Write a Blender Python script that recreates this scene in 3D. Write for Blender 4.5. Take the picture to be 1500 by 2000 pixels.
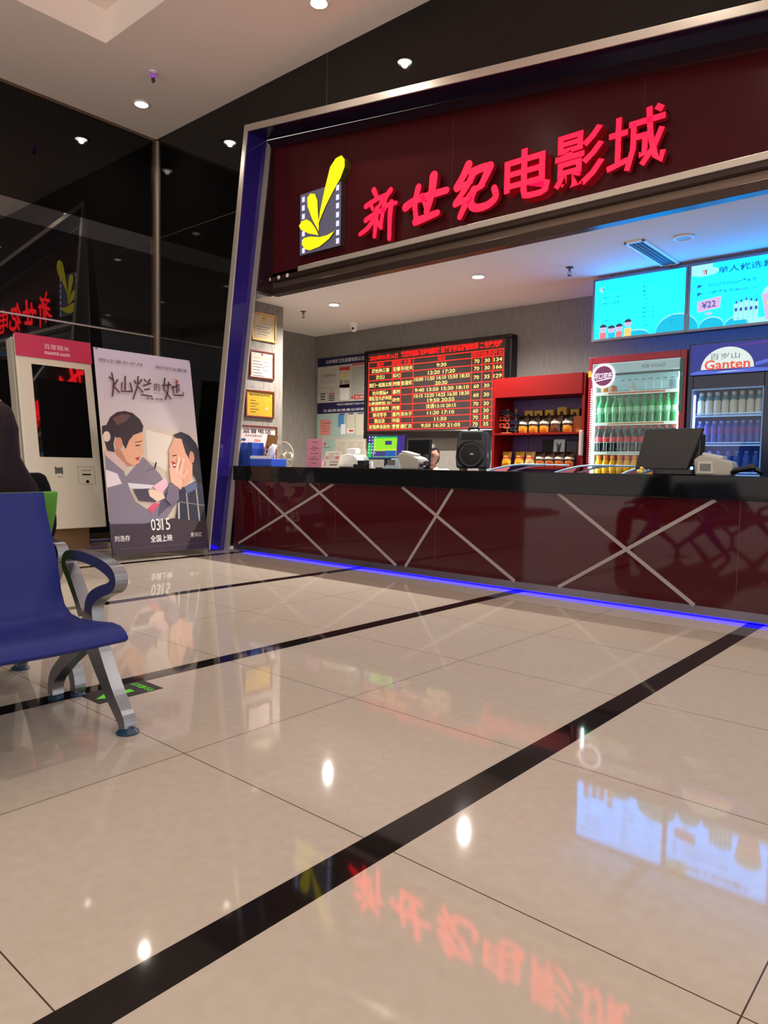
import bpy, bmesh, math, random
from mathutils import Matrix, Vector
from math import sin, cos, pi, radians
random.seed(7)
for o in list(bpy.data.objects): bpy.data.objects.remove(o)
SC = bpy.context.scene
COL = SC.collection

# ------------------------------------------------------------------ camera, world, exposure
YAW, PITCH, ROLL, FPX = -0.711016, -0.063314, 0.01763, 1410.84
fw = Vector((sin(YAW)*cos(PITCH), cos(YAW)*cos(PITCH), sin(PITCH)))
r0 = Vector((cos(YAW), -sin(YAW), 0)); u0 = r0.cross(fw)
rt = r0*cos(ROLL)+u0*sin(ROLL); up = u0*cos(ROLL)-r0*sin(ROLL)
cam = bpy.data.cameras.new('camera'); cam.sensor_fit = 'VERTICAL'; cam.sensor_height = 36
cam.lens = FPX/2000*36; cam.clip_start = .02
co = bpy.data.objects.new('camera', cam); COL.objects.link(co)
co.matrix_world = Matrix(((rt.x, up.x, -fw.x, 0), (rt.y, up.y, -fw.y, 0), (rt.z, up.z, -fw.z, 1.0), (0, 0, 0, 1)))
SC.camera = co
W = bpy.data.worlds.new('world'); SC.world = W; W.use_nodes = True
W.node_tree.nodes['Background'].inputs[0].default_value = (1, .93, .88, 1)
W.node_tree.nodes['Background'].inputs[1].default_value = 1.75
SC.view_settings.view_transform = 'Standard'; SC.view_settings.look = 'None'
SC.view_settings.gamma = 1; SC.view_settings.exposure = 0.0
SC.view_settings.use_curve_mapping = False
SC.cycles.use_denoising = True; SC.cycles.max_bounces = 8; SC.cycles.diffuse_bounces = 4
SC.cycles.glossy_bounces = 5; SC.cycles.transparent_max_bounces = 12; SC.cycles.sample_clamp_indirect = 4
HALL_W, BOOTH_W = 66, 560           # watts of each downlight
HALL_LIGHTS = [(-7.98, 4.75), (-5.0, 4.77), (-2.0, 4.77), (1.0, 4.77), (-7.98, 1.7), (-7.98, -1.3), (4, 4.77)]
COFFER_LIGHTS = [(-5.0, 2.2), (-2.0, 2.2), (1.0, 2.2), (-5.0, -.8), (-2.0, -.8), (1.0, -.8), (4, 2.2), (4, -.8)]
BOOTH_LIGHTS = [(-6.42, 6.44), (-4.28, 6.40)]
ZC, ZB, XL, YW, YB = 5.22, 2.99, -8.713, 5.39, 7.90    # hall ceiling, booth ceiling, left wall, hall back wall, booth back wall
CT, CY = .975, 5.10                                     # counter top height, counter front

# ------------------------------------------------------------------ helpers
def lin(c): c /= 255; return c/12.92 if c <= .04045 else ((c+.055)/1.055)**2.4
def rgb(r, g, b): return (lin(r), lin(g), lin(b), 1)
MATS = {}
def mat(name, col, rough=.5, metal=0, emit=None, es=1, ior=1.5, coat=0, alpha=1):
    if name in MATS: return MATS[name]
    m = bpy.data.materials.new(name); m.use_nodes = True; MATS[name] = m
    b = m.node_tree.nodes['Principled BSDF']
    b.inputs['Base Color'].default_value = rgb(*col) if col[0] > 1 or col[1] > 1 or col[2] > 1 or col == (0, 0, 0) else (*col, 1)
    b.inputs['Roughness'].default_value = rough; b.inputs['Metallic'].default_value = metal
    b.inputs['IOR'].default_value = ior; b.inputs['Coat Weight'].default_value = coat
    if emit: b.inputs['Emission Color'].default_value = (*emit, 1); b.inputs['Emission Strength'].default_value = es
    return m
def pm(c, rough=.55): return mat('print_%d_%d_%d' % c, c, rough, ior=1.35)
def em(c, s=1.0):     # flat emitter whose displayed colour is c when s = 1
    l = rgb(*c)[:3]
    return mat('lit_%d_%d_%d_%g' % (*c, s), (5, 5, 5), .6, emit=l, es=s)
def N(m, t, **k):
    n = m.node_tree.nodes.new(t)
    for a, v in k.items(): setattr(n, a, v)
    return n
def L(m, a, b): m.node_tree.links.new(a, b)
def mth(m, op, a, b=None):
    n = N(m, 'ShaderNodeMath', operation=op)
    for i, v in enumerate((a, b)):
        if v is None: continue
        if isinstance(v, (int, float)): n.inputs[i].default_value = v
        else: L(m, v, n.inputs[i])
    return n.outputs[0]
def mixc(m, f, a, b):
    n = N(m, 'ShaderNodeMix', data_type='RGBA')
    if isinstance(f, (int, float)): n.inputs[0].default_value = f
    else: L(m, f, n.inputs[0])
    for i, v in ((6, a), (7, b)):
        if isinstance(v, tuple): n.inputs[i].default_value = v
        else: L(m, v, n.inputs[i])
    return n.outputs[2]
def BS(m): return m.node_tree.nodes['Principled BSDF']

FY = Matrix(((1, 0, 0, 0), (0, 0, -1, 0), (0, 1, 0, 0), (0, 0, 0, 1)))   # plane facing -Y : u -> +X, v -> +Z
FX = Matrix(((0, 0, 1, 0), (1, 0, 0, 0), (0, 1, 0, 0), (0, 0, 0, 1)))    # plane facing +X : u -> +Y, v -> +Z
FZ = Matrix.Identity(4)
def T(x, y, z): return Matrix.Translation((x, y, z))
def RX(a): return Matrix.Rotation(a, 4, 'X')
def RY(a): return Matrix.Rotation(a, 4, 'Y')
def RZ(a): return Matrix.Rotation(a, 4, 'Z')
TXT = {}
def text_geo(s, off):
    k = (s, off)
    if k in TXT: return TXT[k]
    c = bpy.data.curves.new('text', 'FONT'); c.body = s; c.resolution_u = 2; c.offset = off
    o = bpy.data.objects.new('text', c); COL.objects.link(o); bpy.context.view_layer.update()
    me = bpy.data.meshes.new_from_object(o.evaluated_get(bpy.context.evaluated_depsgraph_get()))
    vs = [v.co.copy() for v in me.vertices]; fs = [tuple(p.vertices) for p in me.polygons]
    bpy.data.objects.remove(o); bpy.data.curves.remove(c); bpy.data.meshes.remove(me)
    if not vs: vs = [Vector((0, 0, 0)), Vector((1, 0, 0))]
    x0 = min(v.x for v in vs); x1 = max(v.x for v in vs); y0 = min(v.y for v in vs); y1 = max(v.y for v in vs)
    TXT[k] = (vs, fs, x0, x1, y0, y1); return TXT[k]

def catmull(pts, n=5):
    pts = [Vector(p) for p in pts]; out = []
    for i in range(len(pts)-1):
        p0, p1, p2, p3 = pts[max(i-1, 0)], pts[i], pts[i+1], pts[min(i+2, len(pts)-1)]
        for k in range(n):
            t = k/n; out.append(.5*((2*p1)+(p2-p0)*t+(2*p0-5*p1+4*p2-p3)*t*t+(3*p1-p0-3*p2+p3)*t*t*t))
    return out+[pts[-1]]
class MB:
    def __init__(s, org=(0, 0, 0)): s.v = []; s.f = []; s.m = []; s.org = Vector(org)
    def add(s, vs, fs, mi=0, M=None):
        n = len(s.v)
        s.v += [(M @ Vector(v)) if M else Vector(v) for v in vs]
        s.f += [tuple(i+n for i in f) for f in fs]; s.m += [mi]*len(fs); return s
    def box(s, x0, x1, y0, y1, z0, z1, mi=0, M=None):
        return s.add([(x0, y0, z0), (x1, y0, z0), (x1, y1, z0), (x0, y1, z0), (x0, y0, z1), (x1, y0, z1), (x1, y1, z1), (x0, y1, z1)],
                     [(0, 3, 2, 1), (4, 5, 6, 7), (0, 1, 5, 4), (1, 2, 6, 5), (2, 3, 7, 6), (3, 0, 4, 7)], mi, M)
    def poly(s, pts, d=0, M=None, mi=0):     # flat polygon in the uv plane at depth d
        a = sum(pts[i][0]*pts[(i+1) % len(pts)][1]-pts[(i+1) % len(pts)][0]*pts[i][1] for i in range(len(pts)))
        if a < 0: pts = pts[::-1]
        return s.add([(p[0], p[1], d) for p in pts], [tuple(range(len(pts)))], mi, M)
    def rect(s, x0, x1, y0, y1, d=0, M=None, mi=0): return s.poly([(x0, y0), (x1, y0), (x1, y1), (x0, y1)], d, M, mi)
    def prism(s, pts, d0, d1, M=None, mi=0, side=None):  # uv polygon extruded along w from d0 to d1
        a = sum(pts[i][0]*pts[(i+1) % len(pts)][1]-pts[(i+1) % len(pts)][0]*pts[i][1] for i in range(len(pts)))
        if a < 0: pts = pts[::-1]
        n = len(pts)
        vs = [(p[0], p[1], d0) for p in pts]+[(p[0], p[1], d1) for p in pts]
        fs = [tuple(range(n-1, -1, -1)), tuple(range(n, 2*n))]+[(i, (i+1) % n, n+(i+1) % n, n+i) for i in range(n)]
        s.add(vs, fs, mi, M)
        if side is not None: s.m[-(n+1)-1] = side; s.m[-n:] = [side]*n
        return s
    def lathe(s, prof, seg=20, M=None, mi=0, mis=None):   # prof [(r, z)...] about Z
        vs = []; fs = []
        for r, z in prof:
            for k in range(seg): a = 2*pi*k/seg; vs.append((r*cos(a), r*sin(a), z))
        mm = []
        for i in range(len(prof)-1):
            for k in range(seg):
                k2 = (k+1) % seg; fs.append((i*seg+k, i*seg+k2, (i+1)*seg+k2, (i+1)*seg+k)); mm.append(mis[i] if mis else mi)
        fs.append(tuple(range(seg-1, -1, -1))); mm.append(mm[0]); fs.append(tuple((len(prof)-1)*seg+k for k in range(seg))); mm.append(mm[-2])
        n = len(s.m); s.add(vs, fs, 0, M); s.m[n:] = mm; return s
    def tube(s, pts, r, seg=10, mi=0, M=None):
        pts = [Vector(p) for p in pts]; rr = r if isinstance(r, (list, tuple)) else [r]*len(pts)
        vs = []; fs = []; prev = None
        for i, p in enumerate(pts):
            d = (pts[min(i+1, len(pts)-1)]-pts[max(i-1, 0)]).normalized()
            a = prev if prev else (Vector((0, 0, 1)) if abs(d.z) < .9 else Vector((1, 0, 0)))
            u = (a-d*a.dot(d)).normalized(); prev = u; w = d.cross(u)
            for k in range(seg): t = 2*pi*k/seg; vs.append(p+(u*cos(t)+w*sin(t))*rr[i])
        for i in range(len(pts)-1):
            for k in range(seg): k2 = (k+1) % seg; fs.append((i*seg+k, i*seg+k2, (i+1)*seg+k2, (i+1)*seg+k))
        fs.append(tuple(range(seg-1, -1, -1))); fs.append(tuple((len(pts)-1)*seg+k for k in range(seg)))
        return s.add(vs, fs, mi, M)
    def ell(s, c, r, mi=0, seg=16, rings=10, M=None):
        vs = []; fs = []
        for i in range(rings+1):
            p = pi*i/rings
            for k in range(seg): a = 2*pi*k/seg; vs.append((c[0]+r[0]*sin(p)*cos(a), c[1]+r[1]*sin(p)*sin(a), c[2]-r[2]*cos(p)))
        for i in range(rings):
            for k in range(seg): k2 = (k+1) % seg; fs.append((i*seg+k, i*seg+k2, (i+1)*seg+k2, (i+1)*seg+k))
        return s.add(vs, fs, mi, M)
    def ribbon(s, pts, w, d0, d1, M=None, mi=0, cap=False, side=None):   # thick line in the uv plane, extruded w-wards
        n = len(pts); ww = w if isinstance(w, (list, tuple)) else [w]*n
        P = [Vector((p[0], p[1])) for p in pts]; Lf = []; Rt = []
        for i in range(n):
            d = (P[min(i+1, n-1)]-P[max(i-1, 0)]).normalized(); q = Vector((-d.y, d.x))*ww[i]/2
            Lf.append(P[i]+q); Rt.append(P[i]-q)
        if cap:
            for (pp, w_, sg) in ((P[0], ww[0]/2, -1), (P[-1], ww[-1]/2, 1)):
                c = [(pp.x+w_*cos(a), pp.y+w_*sin(a)) for a in [2*pi*k/14 for k in range(14)]]
                s.prism(c, d0, d1-.0006, M, mi, side)
        for i in range(n-1):
            s.prism([Lf[i], Lf[i+1], Rt[i+1], Rt[i]], d0, d1, M, mi, side)
        return s
    def text(s, body, M, h=None, w=None, d=0, off=0, mi=0, align='C', ex=0, shear=0):
        vs, fs, x0, x1, y0, y1 = text_geo(body, off)
        sy = h/(y1-y0) if h else w/(x1-x0); sx = w/(x1-x0) if w else sy
        ox = {'C': (x0+x1)/2, 'L': x0, 'R': x1}[align]; oy = (y0+y1)/2
        V = [((v.x-ox)*sx+shear*(v.y-oy)*sy, (v.y-oy)*sy, d) for v in vs]
        if ex:
            n = len(V); V = V+[(a, b, c+ex) for a, b, c in V]
            from collections import Counter
            e = Counter()
            for f in fs:
                for i in range(len(f)): e[(f[i], f[(i+1) % len(f)])] += 1
            s.add(V, [tuple(i+n for i in f) for f in fs], mi, M); return s.add(V, [(a, b, b+n, a+n) for (a, b) in e if (b, a) not in e], mi+1, M)
        return s.add(V, fs, mi, M)
    def build(s, name, mats, parent=None, smooth=False, bevel=0, seg=2, loc=None, rot=None, wc=False):
        if not isinstance(mats, (list, tuple)): mats = [mats]
        me = bpy.data.meshes.new(name)
        off = s.org if wc else Vector((0, 0, 0))
        me.from_pydata([v-off for v in s.v], [], s.f)
        for m in mats: me.materials.append(m)
        for p, mi in zip(me.polygons, s.m): p.material_index = mi; p.use_smooth = bool(smooth)
        me.update()
        o = bpy.data.objects.new(name, me); COL.objects.link(o)
        if parent: o.parent = parent
        if loc is not None: o.location = loc
        elif wc and not parent: o.location = off
        if rot: o.rotation_euler = rot
        if bevel:
            b = o.modifiers.new('bevel', 'BEVEL'); b.width = bevel; b.segments = seg; b.limit_method = 'ANGLE'; b.angle_limit = radians(35)
        if smooth and smooth is not True:
            o.modifiers.new('split', 'EDGE_SPLIT').split_angle = radians(smooth)
        return o
def tag(o, label, cat, group=None, kind=None):
    if label: o['label'] = label
    if cat: o['category'] = cat
    if group: o['group'] = group
    if kind: o['kind'] = kind
    return o
def thing(name, label, cat, loc, rz=0, group=None):
    o = bpy.data.objects.new(name, None); COL.objects.link(o); o.empty_display_size = .1
    o.location = loc; o.rotation_euler = (0, 0, rz); return tag(o, label, cat, group)
def struct(o): o['kind'] = 'structure'; return o
def dup(o, loc=None, rz=None, label=None, parent=None):
    c = o.copy(); COL.objects.link(c)
    if parent: c.parent = parent
    if loc is not None: c.location = loc
    if rz is not None: c.rotation_euler[2] = rz
    if label: c['label'] = label
    for ch in o.children: dup(ch, parent=c)
    return c
def skin(name, nodes, edges, m, parent=None, sub=2):     # nodes {key: ((x,y,z), (rx,ry))}
    ks = list(nodes); me = bpy.data.meshes.new(name)
    me.from_pydata([nodes[k][0] for k in ks], [(ks.index(a), ks.index(b)) for a, b in edges], [])
    me.materials.append(m); o = bpy.data.objects.new(name, me); COL.objects.link(o)
    if parent: o.parent = parent
    md = o.modifiers.new('skin', 'SKIN'); md.use_smooth_shade = True
    for i, k in enumerate(ks):
        r = nodes[k][1]; r = (r, r) if isinstance(r, (int, float)) else r
        me.skin_vertices[0].data[i].radius = r; me.skin_vertices[0].data[i].use_root = (i == 0)
    s = o.modifiers.new('sub', 'SUBSURF'); s.levels = s.render_levels = sub
    # bake to a plain mesh
    bpy.context.view_layer.update()
    bm = bpy.data.meshes.new_from_object(o.evaluated_get(bpy.context.evaluated_depsgraph_get()))
    o.modifiers.clear(); o.data = bm
    if not bm.materials: bm.materials.append(m)
    for p in bm.polygons: p.use_smooth = True
    return o
def loft(secs, seg=18, power=2):      # secs [(cx, cy, z, rx, ry)]
    b = MB(); vs = []; fs = []
    for cx, cy, z, rx, ry in secs:
        for k in range(seg): a = 2*pi*k/seg; vs.append((cx+rx*cos(a), cy+ry*sin(a), z))
    for i in range(len(secs)-1):
        for k in range(seg): k2 = (k+1) % seg; fs.append((i*seg+k, i*seg+k2, (i+1)*seg+k2, (i+1)*seg+k))
    fs.append(tuple(range(seg-1, -1, -1))); fs.append(tuple((len(secs)-1)*seg+k for k in range(seg)))
    return b.add(vs, fs)

# ------------------------------------------------------------------ materials
M_ceil = mat('ceiling_paint', (240, 226, 216), .9)
M_ceil2 = mat('booth_ceiling_paint', (232, 228, 224), .9)
M_black = mat('black_gloss_panel', (.003, .0028, .0026), .03, ior=1.42)
M_blackm = mat('black_mirror_glass', (.006, .006, .006), .015, ior=1.7)
M_band = mat('grey_glass_band', (.03, .03, .033), .02, ior=2.6)
M_dark = mat('beige_wall_paint', (150, 138, 122), .7)
M_chrome = mat('brushed_steel', (196, 184, 170), .36, .55)
M_bchrome = mat('bronze_steel', (120, 100, 86), .36, .75)
M_steel = mat('kick_steel', (120, 112, 120), .3, 1)
M_blue = mat('deep_blue_acrylic', (.02, .012, .15), .1)
M_signpan = mat('dark_red_sign_panel', (.055, .006, .008), .22, ior=1.25)
M_redglass = mat('maroon_lacquered_glass', (.05, .0035, .006), .04, ior=1.38)
M_strip = mat('grey_trim_strip', (150, 138, 132), .5)
M_white = mat('white_plastic', (225, 225, 222), .35)
M_offw = mat('cream_plastic', (200, 190, 172), .4)
M_blk = mat('black_plastic', (16, 16, 18), .35)
M_blk2 = mat('matte_black_grille', (10, 10, 11), .7)
M_grey = mat('light_grey_plastic', (170, 162, 150), .45)
M_alu = mat('cast_aluminium', (150, 152, 158), .28, 1)
M_rubber = mat('teal_rubber', (30, 62, 82), .4)
M_skin = mat('skin', (205, 155, 130), .5)
M_hair = mat('dark_hair', (14, 9, 9), .45)
M_glassy = bpy.data.materials.new('clear_glass'); M_glassy.use_nodes = True
_t = M_glassy.node_tree; _t.nodes.clear()
_o = _t.nodes.new('ShaderNodeOutputMaterial'); _x = _t.nodes.new('ShaderNodeMixShader'); _f = _t.nodes.new('ShaderNodeFresnel')
_a = _t.nodes.new('ShaderNodeBsdfTransparent'); _g = _t.nodes.new('ShaderNodeBsdfGlossy'); _g.inputs['Roughness'].default_value = .02
_t.links.new(_f.outputs[0], _x.inputs[0]); _t.links.new(_a.outputs[0], _x.inputs[1]); _t.links.new(_g.outputs[0], _x.inputs[2]); _t.links.new(_x.outputs[0], _o.inputs[0])
_a.inputs[0].default_value = (.93, .96, .96, 1)

# wallpaper: fine vertical strokes
def wallpaper(name, c1, c2, sc=90):
    m = mat(name, c1, .75); tc = N(m, 'ShaderNodeTexCoord'); mp = N(m, 'ShaderNodeMapping'); mp.inputs['Scale'].default_value = (sc, sc, 5)
    nz = N(m, 'ShaderNodeTexNoise'); nz.inputs['Scale'].default_value = 1; nz.inputs['Detail'].default_value = 2
    L(m, tc.outputs['Object'], mp.inputs[0]); L(m, mp.outputs[0], nz.inputs[0])
    r = N(m, 'ShaderNodeValToRGB'); r.color_ramp.elements[0].position = .38; r.color_ramp.elements[1].position = .6
    r.color_ramp.elements[0].color = rgb(*c2); r.color_ramp.elements[1].color = rgb(*c1)
    L(m, nz.outputs[0], r.inputs[0]); L(m, r.outputs[0], BS(m).inputs['Base Color']); return m
M_wp = wallpaper('grey_wallpaper', (134, 128, 120), (118, 112, 104), 140)
M_wp2 = wallpaper('striped_wallpaper', (134, 126, 116), (104, 98, 91), 110)

# polished tile floor with black border bands
def floor_mat():
    m = mat('polished_tile', (185, 165, 142), .045, ior=1.41); nt = m.node_tree
    tc = N(m, 'ShaderNodeTexCoord'); sx = N(m, 'ShaderNodeSeparateXYZ'); L(m, tc.outputs['Object'], sx.inputs[0])
    X, Y = sx.outputs[0], sx.outputs[1]
    fx = mth(m, 'MODULO', mth(m, 'ADD', X, 1.2605+178), 1.78)
    band = mth(m, 'MULTIPLY', mth(m, 'LESS_THAN', fx, .105), mth(m, 'GREATER_THAN', X, -6.65))
    jx = mth(m, 'LESS_THAN', mth(m, 'ABSOLUTE', mth(m, 'SUBTRACT', fx, .9425)), .0016)
    fy = mth(m, 'MODULO', mth(m, 'ADD', Y, 83.5-.617), .8345)
    jy = mth(m, 'LESS_THAN', fy, .0034)
    j = mth(m, 'MAXIMUM', jx, jy)
    n1 = N(m, 'ShaderNodeTexNoise'); n1.inputs['Scale'].default_value = 26; n1.inputs['Detail'].default_value = 6
    L(m, tc.outputs['Object'], n1.inputs[0])
    n2 = N(m, 'ShaderNodeTexNoise'); n2.inputs['Scale'].default_value = 2.2; n2.inputs['Detail'].default_value = 4
    L(m, tc.outputs['Object'], n2.inputs[0])
    c = mixc(m, n1.outputs[0], rgb(178, 164, 147), rgb(196, 183, 167))
    c = mixc(m, mth(m, 'MULTIPLY', n2.outputs[0], .35), c, rgb(184, 167, 147))
    c = mixc(m, j, c, rgb(70, 56, 46))
    kb = mixc(m, n1.outputs[0], rgb(20, 17, 17), rgb(34, 28, 26))
    c = mixc(m, band, c, kb)
    L(m, c, BS(m).inputs['Base Color'])
    return m
M_floor = floor_mat()
# black granite with bright specks
M_gran = mat('black_granite', (12, 12, 13), .06, ior=1.32)
_tc = N(M_gran, 'ShaderNodeTexCoord'); _v = N(M_gran, 'ShaderNodeTexVoronoi'); _v.inputs['Scale'].default_value = 38
L(M_gran, _tc.outputs['Object'], _v.inputs[0])
L(M_gran, mixc(M_gran, mth(M_gran, 'LESS_THAN', _v.outputs[0], .07), rgb(11, 11, 12), rgb(90, 90, 95)), BS(M_gran).inputs['Base Color'])

M_red = em((255, 30, 80), 1); BS(M_red).inputs['Emission Color'].default_value = (1, .0013, .0118, 1); BS(M_red).inputs['Emission Strength'].default_value = 7
M_yel = mat('lit_yellow_petal', (60, 50, 2), .4, emit=(1, .82, .004), es=1.15)
M_led = mat('blue_led', (5, 5, 30), .5, emit=(.0007, .0004, 1), es=80)
M_redside = mat('letter_return', (90, 6, 14), .35, emit=(1, .01, .04), es=.10)
M_lamp = mat('lamp_white', (200, 200, 200), .5, emit=(1, .93, .8), es=26)

# ------------------------------------------------------------------ room shell
b = MB(); b.rect(XL, 5, -5, YB, 0, FZ); struct(b.build('floor', M_floor))
# hall ceiling with its sunken coffer
CX0, CX1, CY0, CY1, CD = -7.148, 4.2, -3.6, 3.86, .32
b = MB()
b.box(XL, 5, CY1, YW+.1, ZC, ZC+.06); b.box(XL, 5, -5, CY0, ZC, ZC+.06); b.box(XL, CX0, CY0, CY1, ZC, ZC+.06); b.box(CX1, 5, CY0, CY1, ZC, ZC+.06)
b.box(CX0-.06, CX0, CY0, CY1, ZC+.06, ZC+CD); b.box(CX1, CX1+.06, CY0, CY1, ZC+.06, ZC+CD)
b.box(CX0, CX1, CY1, CY1+.06, ZC+.06, ZC+CD); b.box(CX0, CX1, CY0-.06, CY0, ZC+.06, ZC+CD)
b.box(CX0-.06, CX1+.06, CY0-.06, CY1+.06, ZC+CD, ZC+CD+.05)
struct(b.build('ceiling', M_ceil))
# left wall: black glass courses
b = MB(); b.box(XL-.1, XL, -5, YW, 3.965, ZC+.05); b.box(XL-.1, XL-.008, -5, YW, 0, 2.66, 1); b.box(XL-.1, XL, -5, YW, 2.67, 3.73, 1)
b.box(XL-.1, XL-.004, -5, YW, 3.735, 3.96, 2)
struct(b.build('wall_left', [M_black, M_blackm, M_band]))
b = MB(); b.box(XL, XL+.02, -5, YW, ZC-.035, ZC); struct(b.build('trim_1', M_bchrome))
b = MB(); b.box(XL, XL+.006, -5, YW, 2.655, 2.675); struct(b.build('trim_2', M_chrome))
b = MB(); b.box(XL, XL+.045, YW-.045, YW, 0, ZC-.035); b.box(XL+.045, XL+.075, YW-.02, YW, 0, ZC-.035, 1); struct(b.build('trim_3', [M_bchrome, M_chrome]))
b = MB(); b.box(XL, XL+.9, -5, YW-.12, 0, .05); b.box(XL, XL+.7, -5, YW-.12, .05, .09, 1); struct(b.build('trim_4', [mat('beige_stone', (150, 128, 100), .3), mat('dark_stone', (70, 55, 42), .3)], bevel=.004))
# hall back wall, above and left of the portal
XE = 1.2
zo = lambda x: 4.865-.1454*(x+6.83)                  # outer and inner top edge of the backward-leaning portal
zi = lambda x: 4.775-.1437*(x+6.763)
b = MB(); b.prism([(XL, 0), (-7.10, 0), (-6.84, 4.83), (XE+.05, zo(XE+.05)-.03), (XE+.05, 0), (5, 0), (5, ZC+.02), (XL, ZC+.02)], -YW-.06, -YW, FY)
struct(b.build('wall_back', M_black))
b = MB()
for x in (-5.52, -1.2): b.box(x, x+.006, YW-.002, YW+.01, zo(x)+.0, ZC)
b.box(-8.64, -6.85, YW-.002, YW+.01, 3.94, 3.947)
struct(b.build('trim_5', M_bchrome))
# booth shell
b = MB(); b.box(-8.28, 5, 5.70, YB, ZB, ZB+.08); struct(b.build('ceiling.001', M_ceil2))
b = MB(); b.box(-8.4, 5, YB, YB+.1, 0, ZB+.08); struct(b.build('wall_booth_back', M_wp))
b = MB(); b.box(-8.4, -8.28, 6.19, YB, 0, ZB+.08); struct(b.build('wall_booth_left', M_wp))
b = MB(); b.box(-8.4, -7.08, YW+.061, 6.19, 0, ZB+.08); struct(b.build('wall_booth_pillar', M_wp2))
b = MB(); b.box(2.6, 2.7, YW+.06, YB, 0, ZB+.08); struct(b.build('wall_booth_right', M_wp))

# ------------------------------------------------------------------ portal frame + sign panel
t = thing('portal_frame', 'backward-leaning steel-edged portal frame with deep blue reveal round the ticket counter', 'portal frame', (-6.9, 4.9, 0))
def lean(pts, f0, f1, name, m, bevel=0):     # outline in x, z; front and back faces lie on planes y = f[0] + f[1] z
    a = sum(pts[i][0]*pts[(i+1) % len(pts)][1]-pts[(i+1) % len(pts)][0]*pts[i][1] for i in range(len(pts)))
    if a < 0: pts = pts[::-1]
    n = len(pts); b = MB((-6.9, 4.9, 0))
    b.add([(x, f0[0]+f0[1]*z, z) for x, z in pts]+[(x, f1[0]+f1[1]*z, z) for x, z in pts],
          [tuple(range(n)), tuple(range(2*n-1, n-1, -1))]+[(i, i+n, (i+1) % n+n, (i+1) % n) for i in range(n)])
    return b.build(name, m, t, wc=True, bevel=bevel)
F0, F1 = (4.9, .095), (5.10, .113)
lean([(-6.948, 0), (-6.831, 0), (-6.763, 4.775), (-6.83, 4.865)], F0, F1, 'steel_post', M_chrome, .004)
lean([(-6.83, 4.865), (-6.763, 4.775), (XE, zi(XE)), (XE, zo(XE))], F0, F1, 'steel_lintel', M_chrome, .004)
lean([(XE, 0), (XE+.1, 0), (XE+.1, zo(XE+.1)), (XE, zo(XE))], F0, F1, 'steel_post', M_chrome)
lean([(-6.831, 0), (-6.826, 0), (-6.758, 4.770), (-6.763, 4.775)], (4.912, .095), (5.10, .113), 'blue_reveal', M_blue)
lean([(-6.763, 4.775), (-6.758, 4.769), (XE, zi(XE)-.006), (XE, zi(XE))], (4.912, .095), (5.10, .113), 'upper_reveal', mat('navy_acrylic', (.008, .004, .022), .12, ior=1.4))
lean([(-6.829, 0), (-6.748, 0), (-6.692, 4.66), (-6.761, 4.765)], (5.098, .113), (5.115, .113), 'inner_strip', M_chrome)
lean([(-6.761, 4.765), (-6.675, 4.66), (XE, zi(XE)-.10), (XE, zi(XE))], (5.098, .113), (5.115, .113), 'inner_strip', mat('maroon_reveal', (.02, .008, .012), .15))
lean([(-6.735, 2.98), (-6.692, 3.0), (-6.676, 4.66), (-6.72, 4.7)], (5.116, .113), (5.695, 0), 'dark_reveal', mat('maroon_reveal', (.02, .008, .012), .15))
b = MB((-6.9, 4.9, 0)); b.add([(-6.945, 5.09, 0), (-6.90, 5.38, 2.6), (-7.11, YW, 0)], [(0, 1, 2)]); b.build('return_panel', M_blackm, t, wc=True)
YS = 5.68
t = thing('fascia_panel', 'dark maroon glossy fascia panel carrying the cinema name over the counter', 'fascia', (-3, YS, 3.1)); FO = (-3, YS, 3.1)
b = MB(FO); b.prism([(-6.74, 3.2), (XE+.1, 3.2), (XE+.1, zi(XE)-.0), (-6.72, 4.76)], -YS-.03, -YS, FY); b.build('panel', M_signpan, t, wc=True)
for x in (-5.46, -4.12, -2.3):
    b = MB(FO); b.box(x, x+.003, YS-.001, YS+.001, 3.235, zi(x)-.1); b.build('panel_seam', mat('seam', (70, 40, 38), .5), t, wc=True)
b = MB(FO); b.box(-6.2, XE, YS-.05, YS+.01, 3.18, 3.235); b.build('bottom_strip', M_chrome, t, wc=True, bevel=.003)
for z0_, z1_, y_, m_ in ((3.135, 3.18, YS-.035, mat('dark_bronze', (60, 44, 38), .3, .5)), (3.06, 3.135, YS+.02, M_bchrome), (2.985, 3.06, YS-.015, mat('dark_bronze', (60, 44, 38), .3, .5))):
    b = MB(FO); b.box(-6.70, XE, y_, YS+.09, z0_, z1_); b.build('soffit_band', m_, t, wc=True, bevel=.004)
b = MB(FO); b.box(-6.70, XE, YS, YS+.09, 3.18, 3.235); b.build('soffit_back', M_signpan, t, wc=True)
for i, x in enumerate((-6.60, -6.50, -6.36)):
    b = MB(); b.lathe([(.022, 0), (.024, .004), (.02, .01), (.006, .012)], 16, RX(pi/2))
    o = b.build('sign_light', [mat('white_disc', (215, 205, 195), .4)], loc=((-6.70, -6.535, -6.385)[i]+.0, YS-.036, 3.165), smooth=40)
    tag(o, ['small round white lamp leftmost of three under the sign', 'small round white lamp, middle of three under the sign', 'small round white lamp nearest the logo, under the sign'][i], 'small lamp', 'row of small round lamps under the fascia')

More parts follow.
